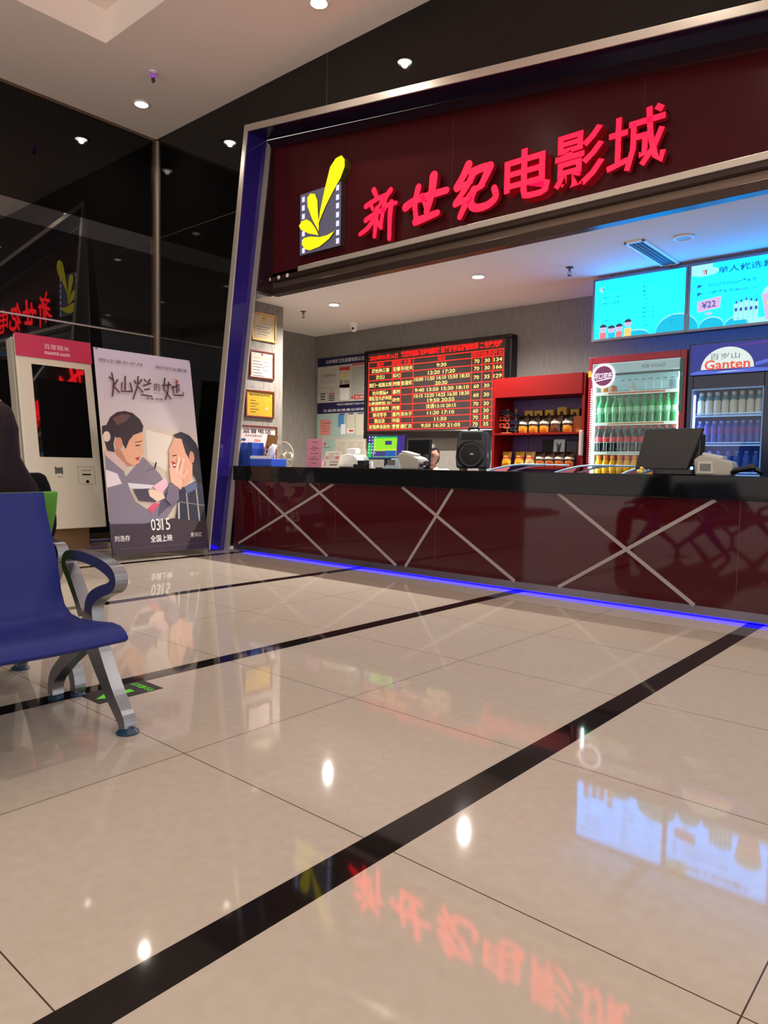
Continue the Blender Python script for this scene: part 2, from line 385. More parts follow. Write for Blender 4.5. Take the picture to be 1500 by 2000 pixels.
# outlines measured off the place
XIN = [([(-5.037, 3.797), (-4.998, 3.726)], 0.051), ([(-5.14, 3.659), (-5.007, 3.693), (-4.885, 3.714)], 0.048), ([(-5.079, 3.681), (-5.043, 3.604)], 0.041), ([(-4.903, 3.698), (-4.958, 3.62)], 0.041), ([(-5.141, 3.519), (-5.022, 3.558), (-4.882, 3.576)], 0.048), ([(-4.986, 3.605), (-5.017, 3.334)], 0.054), ([(-5.04, 3.492), (-5.116, 3.43), (-5.216, 3.393)], 0.051), ([(-4.979, 3.465), (-4.925, 3.399)], 0.044), ([(-4.812, 3.745), (-4.879, 3.678), (-4.91, 3.562), (-4.934, 3.408)], 0.051), ([(-4.864, 3.607), (-4.736, 3.606)], 0.044), ([(-4.797, 3.619), (-4.815, 3.473), (-4.816, 3.275)], 0.057)]
SHI = [([(-4.615, 3.537), (-4.463, 3.579), (-4.122, 3.587)], 0.073), ([(-4.457, 3.69), (-4.496, 3.54), (-4.475, 3.384)], 0.06), ([(-4.483, 3.372), (-4.356, 3.385), (-4.223, 3.401)], 0.07), ([(-4.274, 3.751), (-4.294, 3.6), (-4.349, 3.443)], 0.082), ([(-4.412, 3.607), (-4.357, 3.445)], 0.035)]
JI = [([(-3.881, 3.755), (-3.935, 3.669), (-4.011, 3.586)], 0.073), ([(-4.002, 3.572), (-3.848, 3.598)], 0.054), ([(-3.835, 3.645), (-3.916, 3.539), (-4.015, 3.448)], 0.06), ([(-4.014, 3.435), (-3.875, 3.455)], 0.054), ([(-3.852, 3.475), (-3.904, 3.412), (-3.963, 3.311)], 0.067), ([(-3.835, 3.676), (-3.746, 3.691), (-3.649, 3.691)], 0.073), ([(-3.649, 3.685), (-3.691, 3.61), (-3.741, 3.536)], 0.073), ([(-3.815, 3.516), (-3.718, 3.537)], 0.054), ([(-3.815, 3.516), (-3.851, 3.437), (-3.811, 3.36), (-3.676, 3.35), (-3.582, 3.402), (-3.599, 3.485)], 0.07)]
PETALS = [[(-5.83, 3.616), (-5.809, 3.741), (-5.74, 3.964), (-5.659, 4.179), (-5.576, 4.246), (-5.493, 4.257), (-5.445, 4.203), (-5.444, 4.126), (-5.502, 4.025), (-5.611, 3.914), (-5.723, 3.782), (-5.793, 3.678)], [(-5.82, 3.534), (-5.926, 3.685), (-6.003, 3.842), (-6.01, 3.935), (-5.96, 3.968), (-5.886, 3.947), (-5.846, 3.868), (-5.838, 3.747), (-5.821, 3.624)], [(-5.819, 3.493), (-5.983, 3.545), (-6.105, 3.609), (-6.137, 3.656), (-6.092, 3.699), (-6.01, 3.702), (-5.94, 3.658), (-5.865, 3.572)], [(-5.575, 3.492), (-5.659, 3.424), (-5.802, 3.37), (-5.95, 3.356), (-6.041, 3.387), (-6.088, 3.453), (-6.058, 3.508), (-5.952, 3.505), (-5.804, 3.471), (-5.688, 3.469)]]
PERF = [(-6.083, 3.935), (-6.082, 3.843), (-6.08, 3.751), (-6.079, 3.655), (-6.077, 3.563), (-6.076, 3.471), (-6.074, 3.379), (-5.553, 3.94), (-5.551, 3.842), (-5.55, 3.754), (-5.548, 3.661), (-5.546, 3.569), (-5.544, 3.474), (-5.543, 3.386)]
POSTER = [((188, 172, 152), [(0.001, 0.631), (0.42, 0.625), (1.018, 0.601), (1.004, 0.109), (-0.041, 0.165)]), ((205, 192, 175), [(0.442, 0.614), (0.722, 0.586), (0.664, 0.512), (0.627, 0.401), (0.436, 0.465)]), ((122, 110, 118), [(0.178, 0.367), (0.39, 0.477), (0.435, 0.453), (0.55, 0.389), (0.594, 0.332), (0.209, 0.342)]), ((200, 195, 198), [(0.198, 0.348), (0.47, 0.335), (0.418, 0.311), (0.229, 0.323)]), ((52, 36, 36), [(0.058, 0.626), (0.101, 0.666), (0.169, 0.692), (0.247, 0.701), (0.325, 0.693), (0.39, 0.665), (0.421, 0.631), (0.405, 0.602), (0.31, 0.583), (0.261, 0.554), (0.221, 0.513), (0.182, 0.554), (0.13, 0.571), (0.108, 0.537), (0.113, 0.496), (0.044, 0.502), (0.009, 0.587), (0.015, 0.62)]), ((95, 66, 58), [(0.122, 0.66), (0.212, 0.684), (0.3, 0.681), (0.252, 0.651), (0.16, 0.627)]), ((200, 180, 160), [(0.085, 0.57), (0.079, 0.557), (0.064, 0.548), (0.045, 0.544), (0.027, 0.548), (0.016, 0.557), (0.013, 0.57), (0.02, 0.583), (0.034, 0.592), (0.053, 0.596), (0.071, 0.593), (0.082, 0.583)]), ((175, 118, 88), [(0.121, 0.514), (0.197, 0.502), (0.291, 0.436), (0.209, 0.426), (0.125, 0.462)]), ((208, 152, 118), [(0.31, 0.583), (0.405, 0.602), (0.408, 0.561), (0.387, 0.531), (0.401, 0.501), (0.377, 0.486), (0.356, 0.471), (0.347, 0.448), (0.29, 0.43), (0.224, 0.449), (0.175, 0.502), (0.221, 0.513), (0.261, 0.554)]), ((190, 125, 95), [(0.196, 0.539), (0.189, 0.524), (0.174, 0.514), (0.156, 0.51), (0.139, 0.514), (0.128, 0.525), (0.125, 0.539), (0.132, 0.554), (0.147, 0.565), (0.165, 0.569), (0.182, 0.565), (0.193, 0.554)]), ((60, 35, 30), [(0.321, 0.534), (0.368, 0.536), (0.367, 0.531), (0.32, 0.528)]), ((90, 60, 50), [(0.317, 0.548), (0.388, 0.557), (0.387, 0.553), (0.317, 0.544)]), ((165, 60, 55), [(0.307, 0.471), (0.354, 0.476), (0.338, 0.458), (0.315, 0.46)]), ((190, 162, 152), [(0.023, 0.505), (0.107, 0.491), (0.216, 0.431), (0.181, 0.384), (0.014, 0.451)]), ((122, 112, 122), [(0.017, 0.48), (0.183, 0.402), (0.227, 0.305), (0.267, 0.255), (0.405, 0.205), (0.509, 0.239), (0.621, 0.344), (0.71, 0.322), (0.717, 0.257), (0.578, 0.171), (0.396, 0.128), (0.313, 0.056), (-0.002, 0.064), (0.018, 0.457)]), ((205, 192, 194), [(0.008, 0.411), (0.114, 0.392), (0.152, 0.343), (0.005, 0.324)]), ((88, 80, 92), [(0.509, 0.239), (0.591, 0.3), (0.669, 0.304), (0.61, 0.228), (0.476, 0.176)]), ((75, 65, 75), [(0.252, 0.316), (0.419, 0.318), (0.512, 0.271), (0.46, 0.25), (0.303, 0.259)]), ((222, 186, 160), [(0.406, 0.312), (0.541, 0.308), (0.575, 0.268), (0.485, 0.253), (0.414, 0.28)]), ((216, 170, 178), [(0.457, 0.329), (0.599, 0.373), (0.622, 0.331), (0.54, 0.295), (0.491, 0.306)]), ((200, 80, 105), [(0.382, 0.219), (0.459, 0.247), (0.509, 0.239), (0.416, 0.192)]), ((40, 34, 38), [(0.722, 0.593), (0.815, 0.612), (0.906, 0.594), (0.971, 0.556), (1.008, 0.505), (1.01, 0.327), (0.942, 0.356), (0.897, 0.396), (0.915, 0.448), (0.845, 0.499), (0.822, 0.543), (0.772, 0.574)]), ((202, 148, 118), [(0.734, 0.577), (0.811, 0.575), (0.845, 0.499), (0.907, 0.441), (0.896, 0.383), (0.817, 0.326), (0.749, 0.321), (0.654, 0.413), (0.65, 0.444), (0.661, 0.488), (0.657, 0.512), (0.692, 0.543)]), ((185, 120, 92), [(0.938, 0.48), (0.932, 0.464), (0.92, 0.452), (0.905, 0.448), (0.891, 0.452), (0.881, 0.464), (0.878, 0.48), (0.883, 0.496), (0.895, 0.508), (0.91, 0.512), (0.925, 0.507), (0.935, 0.496)]), ((60, 35, 30), [(0.693, 0.487), (0.739, 0.49), (0.738, 0.485), (0.693, 0.482)]), ((150, 50, 50), [(0.677, 0.456), (0.715, 0.45), (0.719, 0.418), (0.687, 0.425)]), ((235, 225, 220), [(0.692, 0.439), (0.715, 0.442), (0.715, 0.432), (0.697, 0.431)]), ((50, 50, 62), [(0.708, 0.303), (0.803, 0.326), (0.928, 0.356), (1.01, 0.327), (1.006, 0.13), (0.654, 0.148), (0.703, 0.244)]), ((170, 160, 150), [(0.703, 0.244), (0.722, 0.244), (0.707, 0.152), (0.687, 0.153)]), ((150, 140, 125), [(0.8, 0.294), (0.814, 0.296), (0.815, 0.146), (0.799, 0.147)]), ((150, 140, 125), [(0.914, 0.343), (0.928, 0.346), (0.934, 0.14), (0.917, 0.141)]), ((120, 110, 105), [(0.716, 0.25), (1.004, 0.226), (1.003, 0.221), (0.716, 0.244)]), ((90, 95, 120), [(0.789, 0.32), (0.914, 0.35), (0.939, 0.316), (0.813, 0.287)]), ((216, 166, 140), [(0.642, 0.419), (0.732, 0.424), (0.795, 0.385), (0.748, 0.308), (0.647, 0.349)]), ((216, 166, 140), [(0.654, 0.444), (0.682, 0.444), (0.69, 0.387), (0.649, 0.388)]), ((224, 178, 152), [(0.751, 0.481), (0.779, 0.477), (0.73, 0.392), (0.698, 0.399)]), ((220, 172, 146), [(0.8, 0.474), (0.821, 0.47), (0.768, 0.379), (0.736, 0.389)]), ((212, 160, 134), [(0.838, 0.416), (0.857, 0.411), (0.792, 0.356), (0.767, 0.372)]), ((110, 100, 112), [(0.628, 0.347), (0.723, 0.322), (0.717, 0.257), (0.629, 0.228), (0.574, 0.262)]), ((66, 54, 58), [(-0.007, 0.151), (0.325, 0.145), (0.629, 0.165), (1.012, 0.136), (1.003, -0.004), (-0.0, -0.002)]), ((150, 60, 48), [(0.834, 0.877), (0.831, 0.874), (0.826, 0.871), (0.818, 0.869), (0.81, 0.87), (0.805, 0.872), (0.803, 0.876), (0.806, 0.879), (0.811, 0.882), (0.819, 0.883), (0.827, 0.883), (0.832, 0.881)])]
TITLE = [[(0.144, 0.884), (0.154, 0.836), (0.132, 0.765)], [(0.115, 0.86), (0.151, 0.846)], [(0.198, 0.851), (0.154, 0.82)], [(0.157, 0.815), (0.203, 0.787)], [(0.236, 0.84), (0.222, 0.795), (0.33, 0.799)], [(0.274, 0.874), (0.261, 0.802)], [(0.317, 0.843), (0.33, 0.799)], [(0.405, 0.88), (0.385, 0.824), (0.33, 0.76)], [(0.36, 0.859), (0.375, 0.839)], [(0.44, 0.866), (0.403, 0.84)], [(0.39, 0.827), (0.441, 0.799)], [(0.461, 0.869), (0.485, 0.855)], [(0.528, 0.872), (0.496, 0.85)], [(0.445, 0.833), (0.535, 0.852)], [(0.454, 0.814), (0.516, 0.821)], [(0.414, 0.788), (0.533, 0.784)], [(0.686, 0.888), (0.664, 0.829), (0.734, 0.778)], [(0.726, 0.869), (0.703, 0.813), (0.667, 0.772)], [(0.648, 0.845), (0.75, 0.855)], [(0.762, 0.851), (0.77, 0.801), (0.875, 0.805), (0.874, 0.82)], [(0.814, 0.869), (0.804, 0.814)], [(0.752, 0.837), (0.839, 0.859), (0.828, 0.824)]]

# ------------------------------------------------------------------ illuminated name
YF = 5.60
def brush(name, strokes, label):
    c0 = strokes[0][0][0]; loc = Vector((c0[0], YF, c0[1])); b = MB(loc)
    for i, (pts, w) in enumerate(strokes):
        if len(pts) > 2: pts = [(p.x, p.y) for p in catmull([(p[0], p[1], 0) for p in pts], 4)]
        n = len(pts); b.ribbon(pts, [w*(1.14-.30*k/(n-1)) for k in range(n)], -YS+.03, -YF+.0012*(i % 4), FY, 0, True, 1)
        for p in (pts[1:-1] if n < 4 else []): b.prism([(p[0]+w*.46*cos(a), p[1]+w*.46*sin(a)) for a in [2*pi*k/12 for k in range(12)]], -YS+.03, -YF+.0006+.0012*(i % 4), FY, 0, 1)
    return tag(b.build('sign_letter', [M_red, M_redside], wc=True), label, 'sign letter', 'glowing red characters of the cinema name')
brush('x', XIN, 'glowing red brush-script character, first of six, beside the yellow logo')
brush('x', SHI, 'glowing red brush-script character, second of the six on the sign')
brush('x', JI, 'glowing red brush-script character, third of the six on the sign')
CHENG = [[(.02, .68), (.36, .68)], [(.19, .97), (.19, .14)], [(0, .10), (.37, .19)], [(.38, .78), (1, .78)], [(.46, .78), (.46, .35), (.36, 0)], [(.46, .54), (.70, .54)], [(.67, .54), (.66, .22), (.57, .22)], [(.72, 1.0), (.76, .5), (.85, .14), (.95, .04), (.98, .2)], [(.95, .6), (.82, .3), (.62, .04)], [(.84, .98), (.95, .90)]]
for ch, x0, x1, z0, z1, lb in (('电', -3.495, -3.048, 3.318, 3.745, 'fourth of six'), ('影', -3.01, -2.572, 3.31, 3.76, 'fifth of six'), ('城', -2.548, -2.098, 3.335, 3.77, 'last of six')):
    loc = Vector(((x0+x1)/2, YS, (z0+z1)/2)); b = MB(loc)
    if ch == '城':
        for i, q in enumerate(CHENG): b.ribbon([(x0+u*(x1-x0), z0+v*(z1-z0)) for u, v in q], .044, -YS+.03, -YF+.001*(i % 4), FY, 0, False, 1)
    else: b.text(ch, T(loc.x, YS-.03, loc.z)@FY, h=z1-z0, w=x1-x0, off=.016, ex=.05)
    tag(b.build('sign_letter', [M_red, M_redside], wc=True), 'glowing red block character, %s on the sign' % lb, 'sign letter', 'glowing red characters of the cinema name')
t = thing('logo_sign', 'lit film-strip logo box with yellow petals at the left of the fascia', 'logo sign', (-5.82, YS, 3.336))
b = MB((-5.82, YS, 3.336)); b.box(-6.137, -5.502, YF+.004, YS, 3.334, 3.996); b.build('light_box', mat('box_side', (60, 40, 40), .3), t, wc=True)
b = MB((-5.82, YS, 3.336)); b.rect(-6.137, -5.502, 3.334, 3.996, -YF-.003, FY); b.build('face', mat('grey_acrylic', (60, 58, 66), .25, emit=(.09, .085, .12), es=.9), t, wc=True)
for x, z in PERF: b = MB((-5.82, YS, 3.336)); b.rect(x-.022, x+.022, z-.028, z+.028, -YF+.001, FY); b.build('film_perforation', em((200, 195, 255), 1.6), t, wc=True)
for k, P in enumerate(PETALS):
    b = MB((-5.82, YS, 3.336)); b.prism([(x, z) for x, z in P], -YS if k == 0 else -YF-.002, -YF+.01+.002*k, FY, 0, 1)
    b.build('petal', [M_yel, mat('petal_return', (70, 60, 20), .4)], t, wc=True)

# ------------------------------------------------------------------ lights
def downlight(x, y, z, w, label, grp, lit=True, r=.085, rad=.035):
    t = thing('ceiling_downlight', label, 'downlight', (x, y, z), group=grp)
    b = MB(); b.lathe([(r, 0), (r+.012, -.004), (r+.008, -.014), (r-.008, -.016), (r-.014, -.004)], 24); b.build('trim_ring', M_white, t, smooth=40)
    b = MB(); b.lathe([(r-.012, -.003), (r-.02, -.010)], 24); b.build('lamp_disc', M_lamp if lit else mat('unlit_disc', (170, 190, 205), .5), t)
    if lit:
        l = bpy.data.lights.new('downlight_beam', 'SPOT'); l.energy = w; l.color = (1, .92, .83) if z > 4 else (1, .96, .91); l.spot_size = radians(150); l.spot_blend = 1; l.shadow_soft_size = rad
        o = bpy.data.objects.new('downlight_beam', l); COL.objects.link(o); o.location = (0, 0, -.03); o.parent = t
    return t
for i, (x, y) in enumerate(HALL_LIGHTS):
    lb = 'glowing round downlight in the hall ceiling over the poster corner' if i == 0 else ('glowing round downlight in the hall ceiling above the sign' if i == 1 else '%s glowing round downlight in the hall ceiling, beyond the picture edge' % ['', '', 'third', 'fourth', 'nearest left-wall', 'farthest left-wall', 'last'][i])
    downlight(x, y, ZC, HALL_W, lb, 'hall ceiling downlights')
for i, (x, y) in enumerate(COFFER_LIGHTS):
    downlight(x, y, ZC+CD, HALL_W, 'glowing round downlight in the sunken coffer at %s' % ['far left', 'far centre', 'far right', 'near left', 'near centre', 'near right', 'far end', 'near end'][i], 'coffer downlights')
for i, (x, y) in enumerate(BOOTH_LIGHTS):
    downlight(x, y, ZB, BOOTH_W, ['glowing round downlight in the booth ceiling near the certificates', 'glowing round downlight in the booth ceiling above the schedule board', 'glowing round downlight in the booth ceiling past the menu boards'][i], 'booth ceiling downlights', r=.07, rad=.03)
downlight(-2.2, 6.40, ZB, 0, 'unlit round downlight in the blue-lit booth ceiling', 'booth ceiling downlights', False, r=.075)
# cove strips of the coffer
b = MB(); b.box(CX0+.95, CX1, CY1-.03, CY1-.01, ZC+CD-.05, ZC+CD-.03); tag(b.build('cove_light_strip', mat('cove_blue', (5, 5, 30), .5, emit=(.12, .08, 1), es=1.2)), 'blue cove light strip along the far coffer edge', 'light strip')
def sprinkler(x, y, z, label, s=1, col=(90, 85, 85)):
    t = thing('fire_sprinkler', label, 'sprinkler', (x, y, z)); m = mat('spk_%d' % col[0], col, .3, .6)
    b = MB(); b.lathe([(.03*s, 0), (.028*s, -.006), (.009*s, -.01), (.008*s, -.03*s)], 14); b.build('escutcheon', m, t, smooth=40)
    b = MB(); b.tube([(-.009*s, 0, -.03*s), (-.012*s, 0, -.045*s), (0, 0, -.06*s), (.012*s, 0, -.045*s), (.009*s, 0, -.03*s)], .0025*s, 6); b.lathe([(.016*s, -.064*s), (.016*s, -.060*s)], 12); b.build('frame_and_deflector', m, t)
    return t
sprinkler(-7.05, 6.51, ZB, 'small sprinkler head in the booth ceiling left of the camera dome', 1.3)
sprinkler(-3.385, 6.67, ZB, 'small dark sprinkler head in the booth ceiling beside the menu boards', 1.3)
t = thing('ceiling_sensor', 'small purple-glinting sensor bulb hanging from the hall ceiling by the coffer', 'sensor', (-7.249, 4.456, ZC))
b = MB(); b.lathe([(.04, 0), (.035, -.01), (.012, -.014), (.012, -.02)], 16); b.build('base', M_white, t, smooth=40)
b = MB(); b.ell((0, 0, -.045), (.03, .03, .032)); b.build('bulb', mat('purple_bulb', (110, 50, 130), .1, emit=(.3, .06, .45), es=.6), t, smooth=True)
b = MB(); b.lathe([(.018, -.07), (.02, -.095), (.006, -.12)], 14); b.build('cap', M_blk, t, smooth=40)
t = thing('dome_camera', 'white dome security camera under the booth ceiling above the notice board', 'camera', (-7.03, 7.45, ZB))
b = MB(); b.lathe([(.075, 0), (.075, -.02), (.062, -.035), (.058, -.07)], 20); b.build('housing', M_white, t, smooth=40)
b = MB(); b.ell((0, 0, -.07), (.056, .056, .056)); b.build('dome', M_white, t, smooth=True)
b = MB(); b.ell((.02, -.045, -.085), (.018, .018, .018)); b.build('lens', M_blk, t, smooth=True)
t = thing('ceiling_air_vent', 'long white-framed air vent slot in the blue-lit booth ceiling', 'air vent', (-2.56, 6.7, ZB))
b = MB()
for a in ((-.10, -.075, -.46, .46), (.055, .08, -.46, .46), (-.10, .08, -.46, -.43), (-.10, .08, .43, .46)): b.box(a[0], a[1], a[2], a[3], -.015, 0)
b.build('frame', M_white, t, bevel=.003)
b = MB(); b.box(-.075, .055, -.43, .43, -.006, 0); b.build('backing', mat('vent_dark', (60, 62, 66), .6), t)
for k in range(3):
    b = MB(); b.box(-.055+.035*k, -.045+.035*k, -.43, .43, -.012, -.006); b.build('slat', mat('vent_grey', (120, 120, 122), .6), t)

# ------------------------------------------------------------------ counter
t = thing('reception_counter', 'long maroon glass ticket counter with black granite top and crossed trim strips', 'counter', (-3, CY, 0))
O = (-3, CY, 0); CXR = 2.5; CXL = -6.67
b = MB(O); b.box(CXL-.03, CXR, CY+.05, 5.72, .075, .84); b.build('body', M_redglass, t, wc=True)
b = MB(O); b.box(CXL, CXR, CY, CY+.08, .815, CT); b.box(CXL, CXR, CY+.08, 5.78, .93, CT); b.build('granite_top', M_gran, t, wc=True, bevel=.004)
b = MB(O); b.box(CXL-.04, CXR, CY+.045, 5.7, .018, .08); b.build('kick_plate', M_steel, t, wc=True)
b = MB(O); b.box(CXL+.12, CXR, CY+.06, CY+.13, .012, .0175); b.build('led_strip', M_led, t, wc=True)
for x in (-6.33, -5.08, -3.83, -2.58, -1.33, -.08, 1.17):
    b = MB(O); b.box(x, x+.003, CY+.0485, CY+.0505, .082, .815); b.build('panel_joint', mat('joint_line', (88, 40, 40), .4), t, wc=True)
ST = [((-6.436, .812), (-5.179, .08)), ((-6.623, .09), (-5.105, .812)), ((-5.454, .812), (-4.273, .08)), ((-4.217, .812), (-3.007, .08)), ((-3.647, .812), (-4.162, .08)), ((-2.644, .812), (-1.592, .08)), ((-1.484, .812), (-2.618, .08)),
      ((-1.0, .812), (.2, .08)), ((.1, .812), (-.6, .08)), ((.9, .812), (2.0, .08))]
for k, (p, q) in enumerate(ST):
    b = MB(O); b.ribbon([p, q], .026, -CY-.052, -CY-.043+.0008*(k % 2), FY); b.build('trim_strip', M_strip, t, wc=True)

# ------------------------------------------------------------------ wall certificates (on the pillar, facing +X)
XW = -7.08
def cert(y0, y1, z0, z1, fm, paper, label, art):
    t = thing('framed_certificate', label, 'framed certificate', (XW, (y0+y1)/2, z0)); w = (y1-y0)/2; h = z1-z0
    b = MB()
    for a in ((-w, w, 0, .022), (-w, w, h-.022, h), (-w, -w+.02, .022, h-.022), (w-.02, w, .022, h-.022)): b.box(.001, .024, a[0], a[1], a[2], a[3])
    b.build('frame', fm, t, bevel=.004)
    b = MB(); b.rect(-w+.018, w-.018, .02, h-.02, .010, FX); art(b, w, h); b.build('certificate', [paper, pm((60, 50, 45)), pm((205, 160, 60)), pm((190, 50, 45)), pm((30, 60, 120)), pm((236, 226, 214))], t)
    return t
gold = mat('gold_frame', (190, 150, 80), .3, .7); brown = mat('red_brown_frame', (95, 38, 24), .35)
def art1(b, w, h):
    for a in ((-w+.05, w-.05, .05, .055), (-w+.05, w-.05, h-.055, h-.05), (-w+.05, -w+.055, .05, h-.05), (w-.055, w-.05, .05, h-.05)): b.rect(*a, .012, FX, 2)
    b.text('公告', T(0, 0, h*.66)@FX, h=.035, d=.012, mi=2, off=.01)
    b.poly([(.03*cos(a), h*.80+.03*sin(a)) for a in [k*pi/6 for k in range(12)]], .012, FX, 2)
    for k in range(4): b.rect(-w*.6, w*.5-.05*(k % 2), h*.5-.03*k, h*.5-.03*k+.005, .012, FX, 1)
def art2(b, w, h):
    b.poly([(.016*cos(a), h*.86+.018*sin(a)) for a in [k*pi/6 for k in range(12)]], .012, FX, 3)
    b.text('公共场所卫生许可证', T(0, 0, h*.73)@FX, h=.022, w=w*1.5, d=.012, mi=2)
    for k in range(6): b.rect(-w*.75, (-.1+.15*(k % 3))*w, h*.6-.035*k, h*.6-.035*k+.005, .012, FX, 1)
    for k in range(3): b.rect(w*.1, w*.5, h*.6-.05*k, h*.6-.05*k+.004, .012, FX, 1)
def art3(b, w, h):
    b.text('电影放映经营许可证', T(0, 0, h*.83)@FX, h=.028, w=w*1.45, d=.012, mi=1, off=.01)
    for k in range(5): b.rect(-w*.65, -w*.3+.05*(k % 2), h*.6-.035*k, h*.6-.035*k+.006, .012, FX, 1)
    b.text('年', T(0, w*.5, h*.35)@FX, h=.035, d=.012, mi=5)
def art4(b, w, h):
    b.text('监督电话', T(0, -.02, h*.86)@FX, h=.055, w=w*1.5, d=.012, mi=1, off=.012)
    b.text('专资及电影市场', T(0, -.08, h*.74)@FX, h=.026, w=w*.9, d=.012, mi=1)
    b.poly([(-w*.78+.035*cos(a), h*.63+.016*sin(a)) for a in [k*pi/6 for k in range(12)]], .012, FX, 4)
    b.text('12318', T(0, -.02, h*.62)@FX, h=.03, d=.012, mi=3, off=.02)
    b.text('82219999', T(0, .02, h*.42)@FX, h=.035, w=w*1.4, d=.012, mi=3, off=.02)
cert(5.68, 6.062, 2.515, 2.856, gold, pm((182, 166, 136), .3), 'gold-framed certificate with gold seal, topmost on the striped pillar', art1)
cert(5.65, 6.040, 2.053, 2.398, brown, pm((176, 162, 152), .3), 'brown-framed pale certificate with red emblem, second from top on the pillar', art2)
cert(5.59, 6.040, 1.572, 1.912, brown, pm((170, 134, 42), .3), 'brown-framed yellow certificate third from top on the striped pillar', art3)
cert(5.50, 6.092, .99, 1.474, brown, pm((196, 178, 174), .3), 'red-framed pink complaint phone notice, lowest on the striped pillar', art4)

# ------------------------------------------------------------------ notice boards (booth back wall)
YN = YB-.004
NV = mat('navy_print', (24, 20, 62), .5)
PR = [pm((176, 170, 158)), NV, pm((214, 210, 205)), pm((70, 66, 62)), pm((188, 60, 50)), pm((200, 175, 60)), pm((196, 124, 112)), pm((70, 120, 170)), pm((150, 170, 158)), pm((120, 116, 110)), pm((190, 180, 160))]
def panel(name, label, x0, x1, z0, z1, art):
    t = thing(name, label, 'notice board', ((x0+x1)/2, YN, z0)); w = (x1-x0)/2; h = z1-z0
    b = MB(); b.box(-w, w, -.018, 0, 0, h); b.build('board', M_offw, t)
    b = MB(); M = T(0, -.018, 0)@FY; b.rect(-w, w, 0, h, .001, M, 0); art(b, w, h, M); b.build('printed_sheet', PR, t)
def nb1(b, w, h, M):
    b.rect(-w, w, h-.13, h, .002, M, 1); b.text('公共场所卫生监督信息公示', M@T(.06, h-.065, 0), h=.06, w=w*1.55, d=.003, mi=2, off=.01)
    b.rect(-w, w, 0, .075, .002, M, 1); b.text('朝阳区卫生健康监督所 电话82219999', M@T(.2, .037, 0), h=.03, w=w*1.1, d=.003, mi=2)
    b.rect(-w+.03, -.08, .33, h-.15, .002, M, 10); b.rect(-w+.05, -.10, .35, h-.17, .003, M, 0); b.text('卫生许可证', M@T(-w+.25, h-.27, 0), h=.035, w=.26, d=.004, mi=3, off=.01)
    for x in (-.42, -.25): b.rect(x, x+.004, .38, h-.34, .004, M, 9)
    b.rect(-w+.03, -.08, .30, .304, .003, M, 9); b.rect(-w+.22, -w+.224, .1, .26, .003, M, 9); b.rect(-w+.03, -.08, .225, .229, .003, M, 9)
    for k in range(3): b.rect(-w+.07, -w+.17, .12+.04*k, .14+.04*k, .003, M, 3)
    for k in range(4): b.rect(-w+.25, -.14, .10+.032*k, .118+.032*k, .003, M, 4 if k == 3 else 3)
    b.text('监督员', M@T(-.2, .265, 0), h=.022, d=.003, mi=3)
    for z in (h-.19, h-.45): b.poly([(-.05, z-.022), (.17, z-.03), (.17, z+.03), (-.05, z+.022)], .003, M, 4)
    b.rect(.03, .10, h-.34, h-.25, .003, M, 5)
    for k in range(3): b.rect(-.04, .02, h-.38-.03*k, h-.365-.03*k, .003, M, 3); b.rect(.05, .17, h-.38-.03*k, h-.37-.03*k, .003, M, 3)
    b.rect(-.03, .16, .1, .33, .003, M, 2)
    for k in range(15): b.rect(.21, w-.03-.03*(k % 3), h-.2-.028*k, h-.193-.028*k, .003, M, 9)
    b.rect(.21, w-.02, h-.16, h-.14, .003, M, 4); b.rect(.26, w-.02, .10, .16, .003, M, 4); b.text('禁止吸烟', M@T(.38, .13, 0), h=.035, w=.18, d=.004, mi=2, off=.01); b.poly([(.225+.022*cos(a), .13+.022*sin(a)) for a in [k*pi/5 for k in range(10)]], .003, M, 4)
def nb2(b, w, h, M):
    b.rect(-w, w, h-.09, h, .002, M, 1); b.text('食品安全信息公示栏', M@T(.05, h-.045, 0), h=.04, w=w*1.7, d=.003, mi=2, off=.01)
    b.rect(-w, w, .02, h-.10, .002, M, 8); b.rect(-w+.06, -.22, .04, .28, .003, M, 6)
    for k, (a, c) in enumerate(((.09, .2), (.07, .1), (.09, .16), (.12, .13))): b.rect(-w+.12, -w+.12+c, .22-.04*k, .226-.04*k, .004, M, 3)
    b.rect(-.06, .06, .16, h-.11, .003, M, 7); b.rect(.0, .10, .05, .20, .0035, M, 2); b.rect(.12, .28, .05, h-.11, .003, M, 10); b.rect(.31, w-.02, .03, h-.11, .003, M, 10)
    b.rect(.13, .27, .07, .13, .004, M, 2); b.rect(.17, .26, .085, .115, .005, M, 4)
    for x in (-.03, .15, .34): b.rect(x, x+.11, h-.115, h-.10, .004, M, 1)
def nb3(b, w, h, M):
    b.rect(-w+.02, -.12, .0, h-.02, .002, M, 8); b.poly([(-w+.18+.02*cos(a), h-.09+.028*sin(a)) for a in [k*pi/6 for k in range(12)]], .003, M, 4)
    b.rect(-w+.09, -w+.3, h-.15, h-.143, .003, M, 3)
    for x0, x1 in ((-.08, .14), (.17, .32), (.34, w-.02)):
        b.rect(x0, x1, .0, h-.03, .002, M, 10)
        for k in range(12): b.rect(x0+.015, x1-.02-.02*(k % 3), h-.07-.024*k, h-.065-.024*k, .003, M, 9)
panel('notice_board', 'upper hygiene notice board with navy heading left of the red schedule screen', -8.19, -7.155, 1.882, 2.64, nb1)
panel('notice_board', 'middle food safety board with pink sheet, below the hygiene board', -8.19, -7.155, 1.42, 1.880, nb2)
panel('notice_board', 'lowest pale notice board with green certificate, partly behind counter signs', -8.19, -7.155, 1.0, 1.418, nb3)

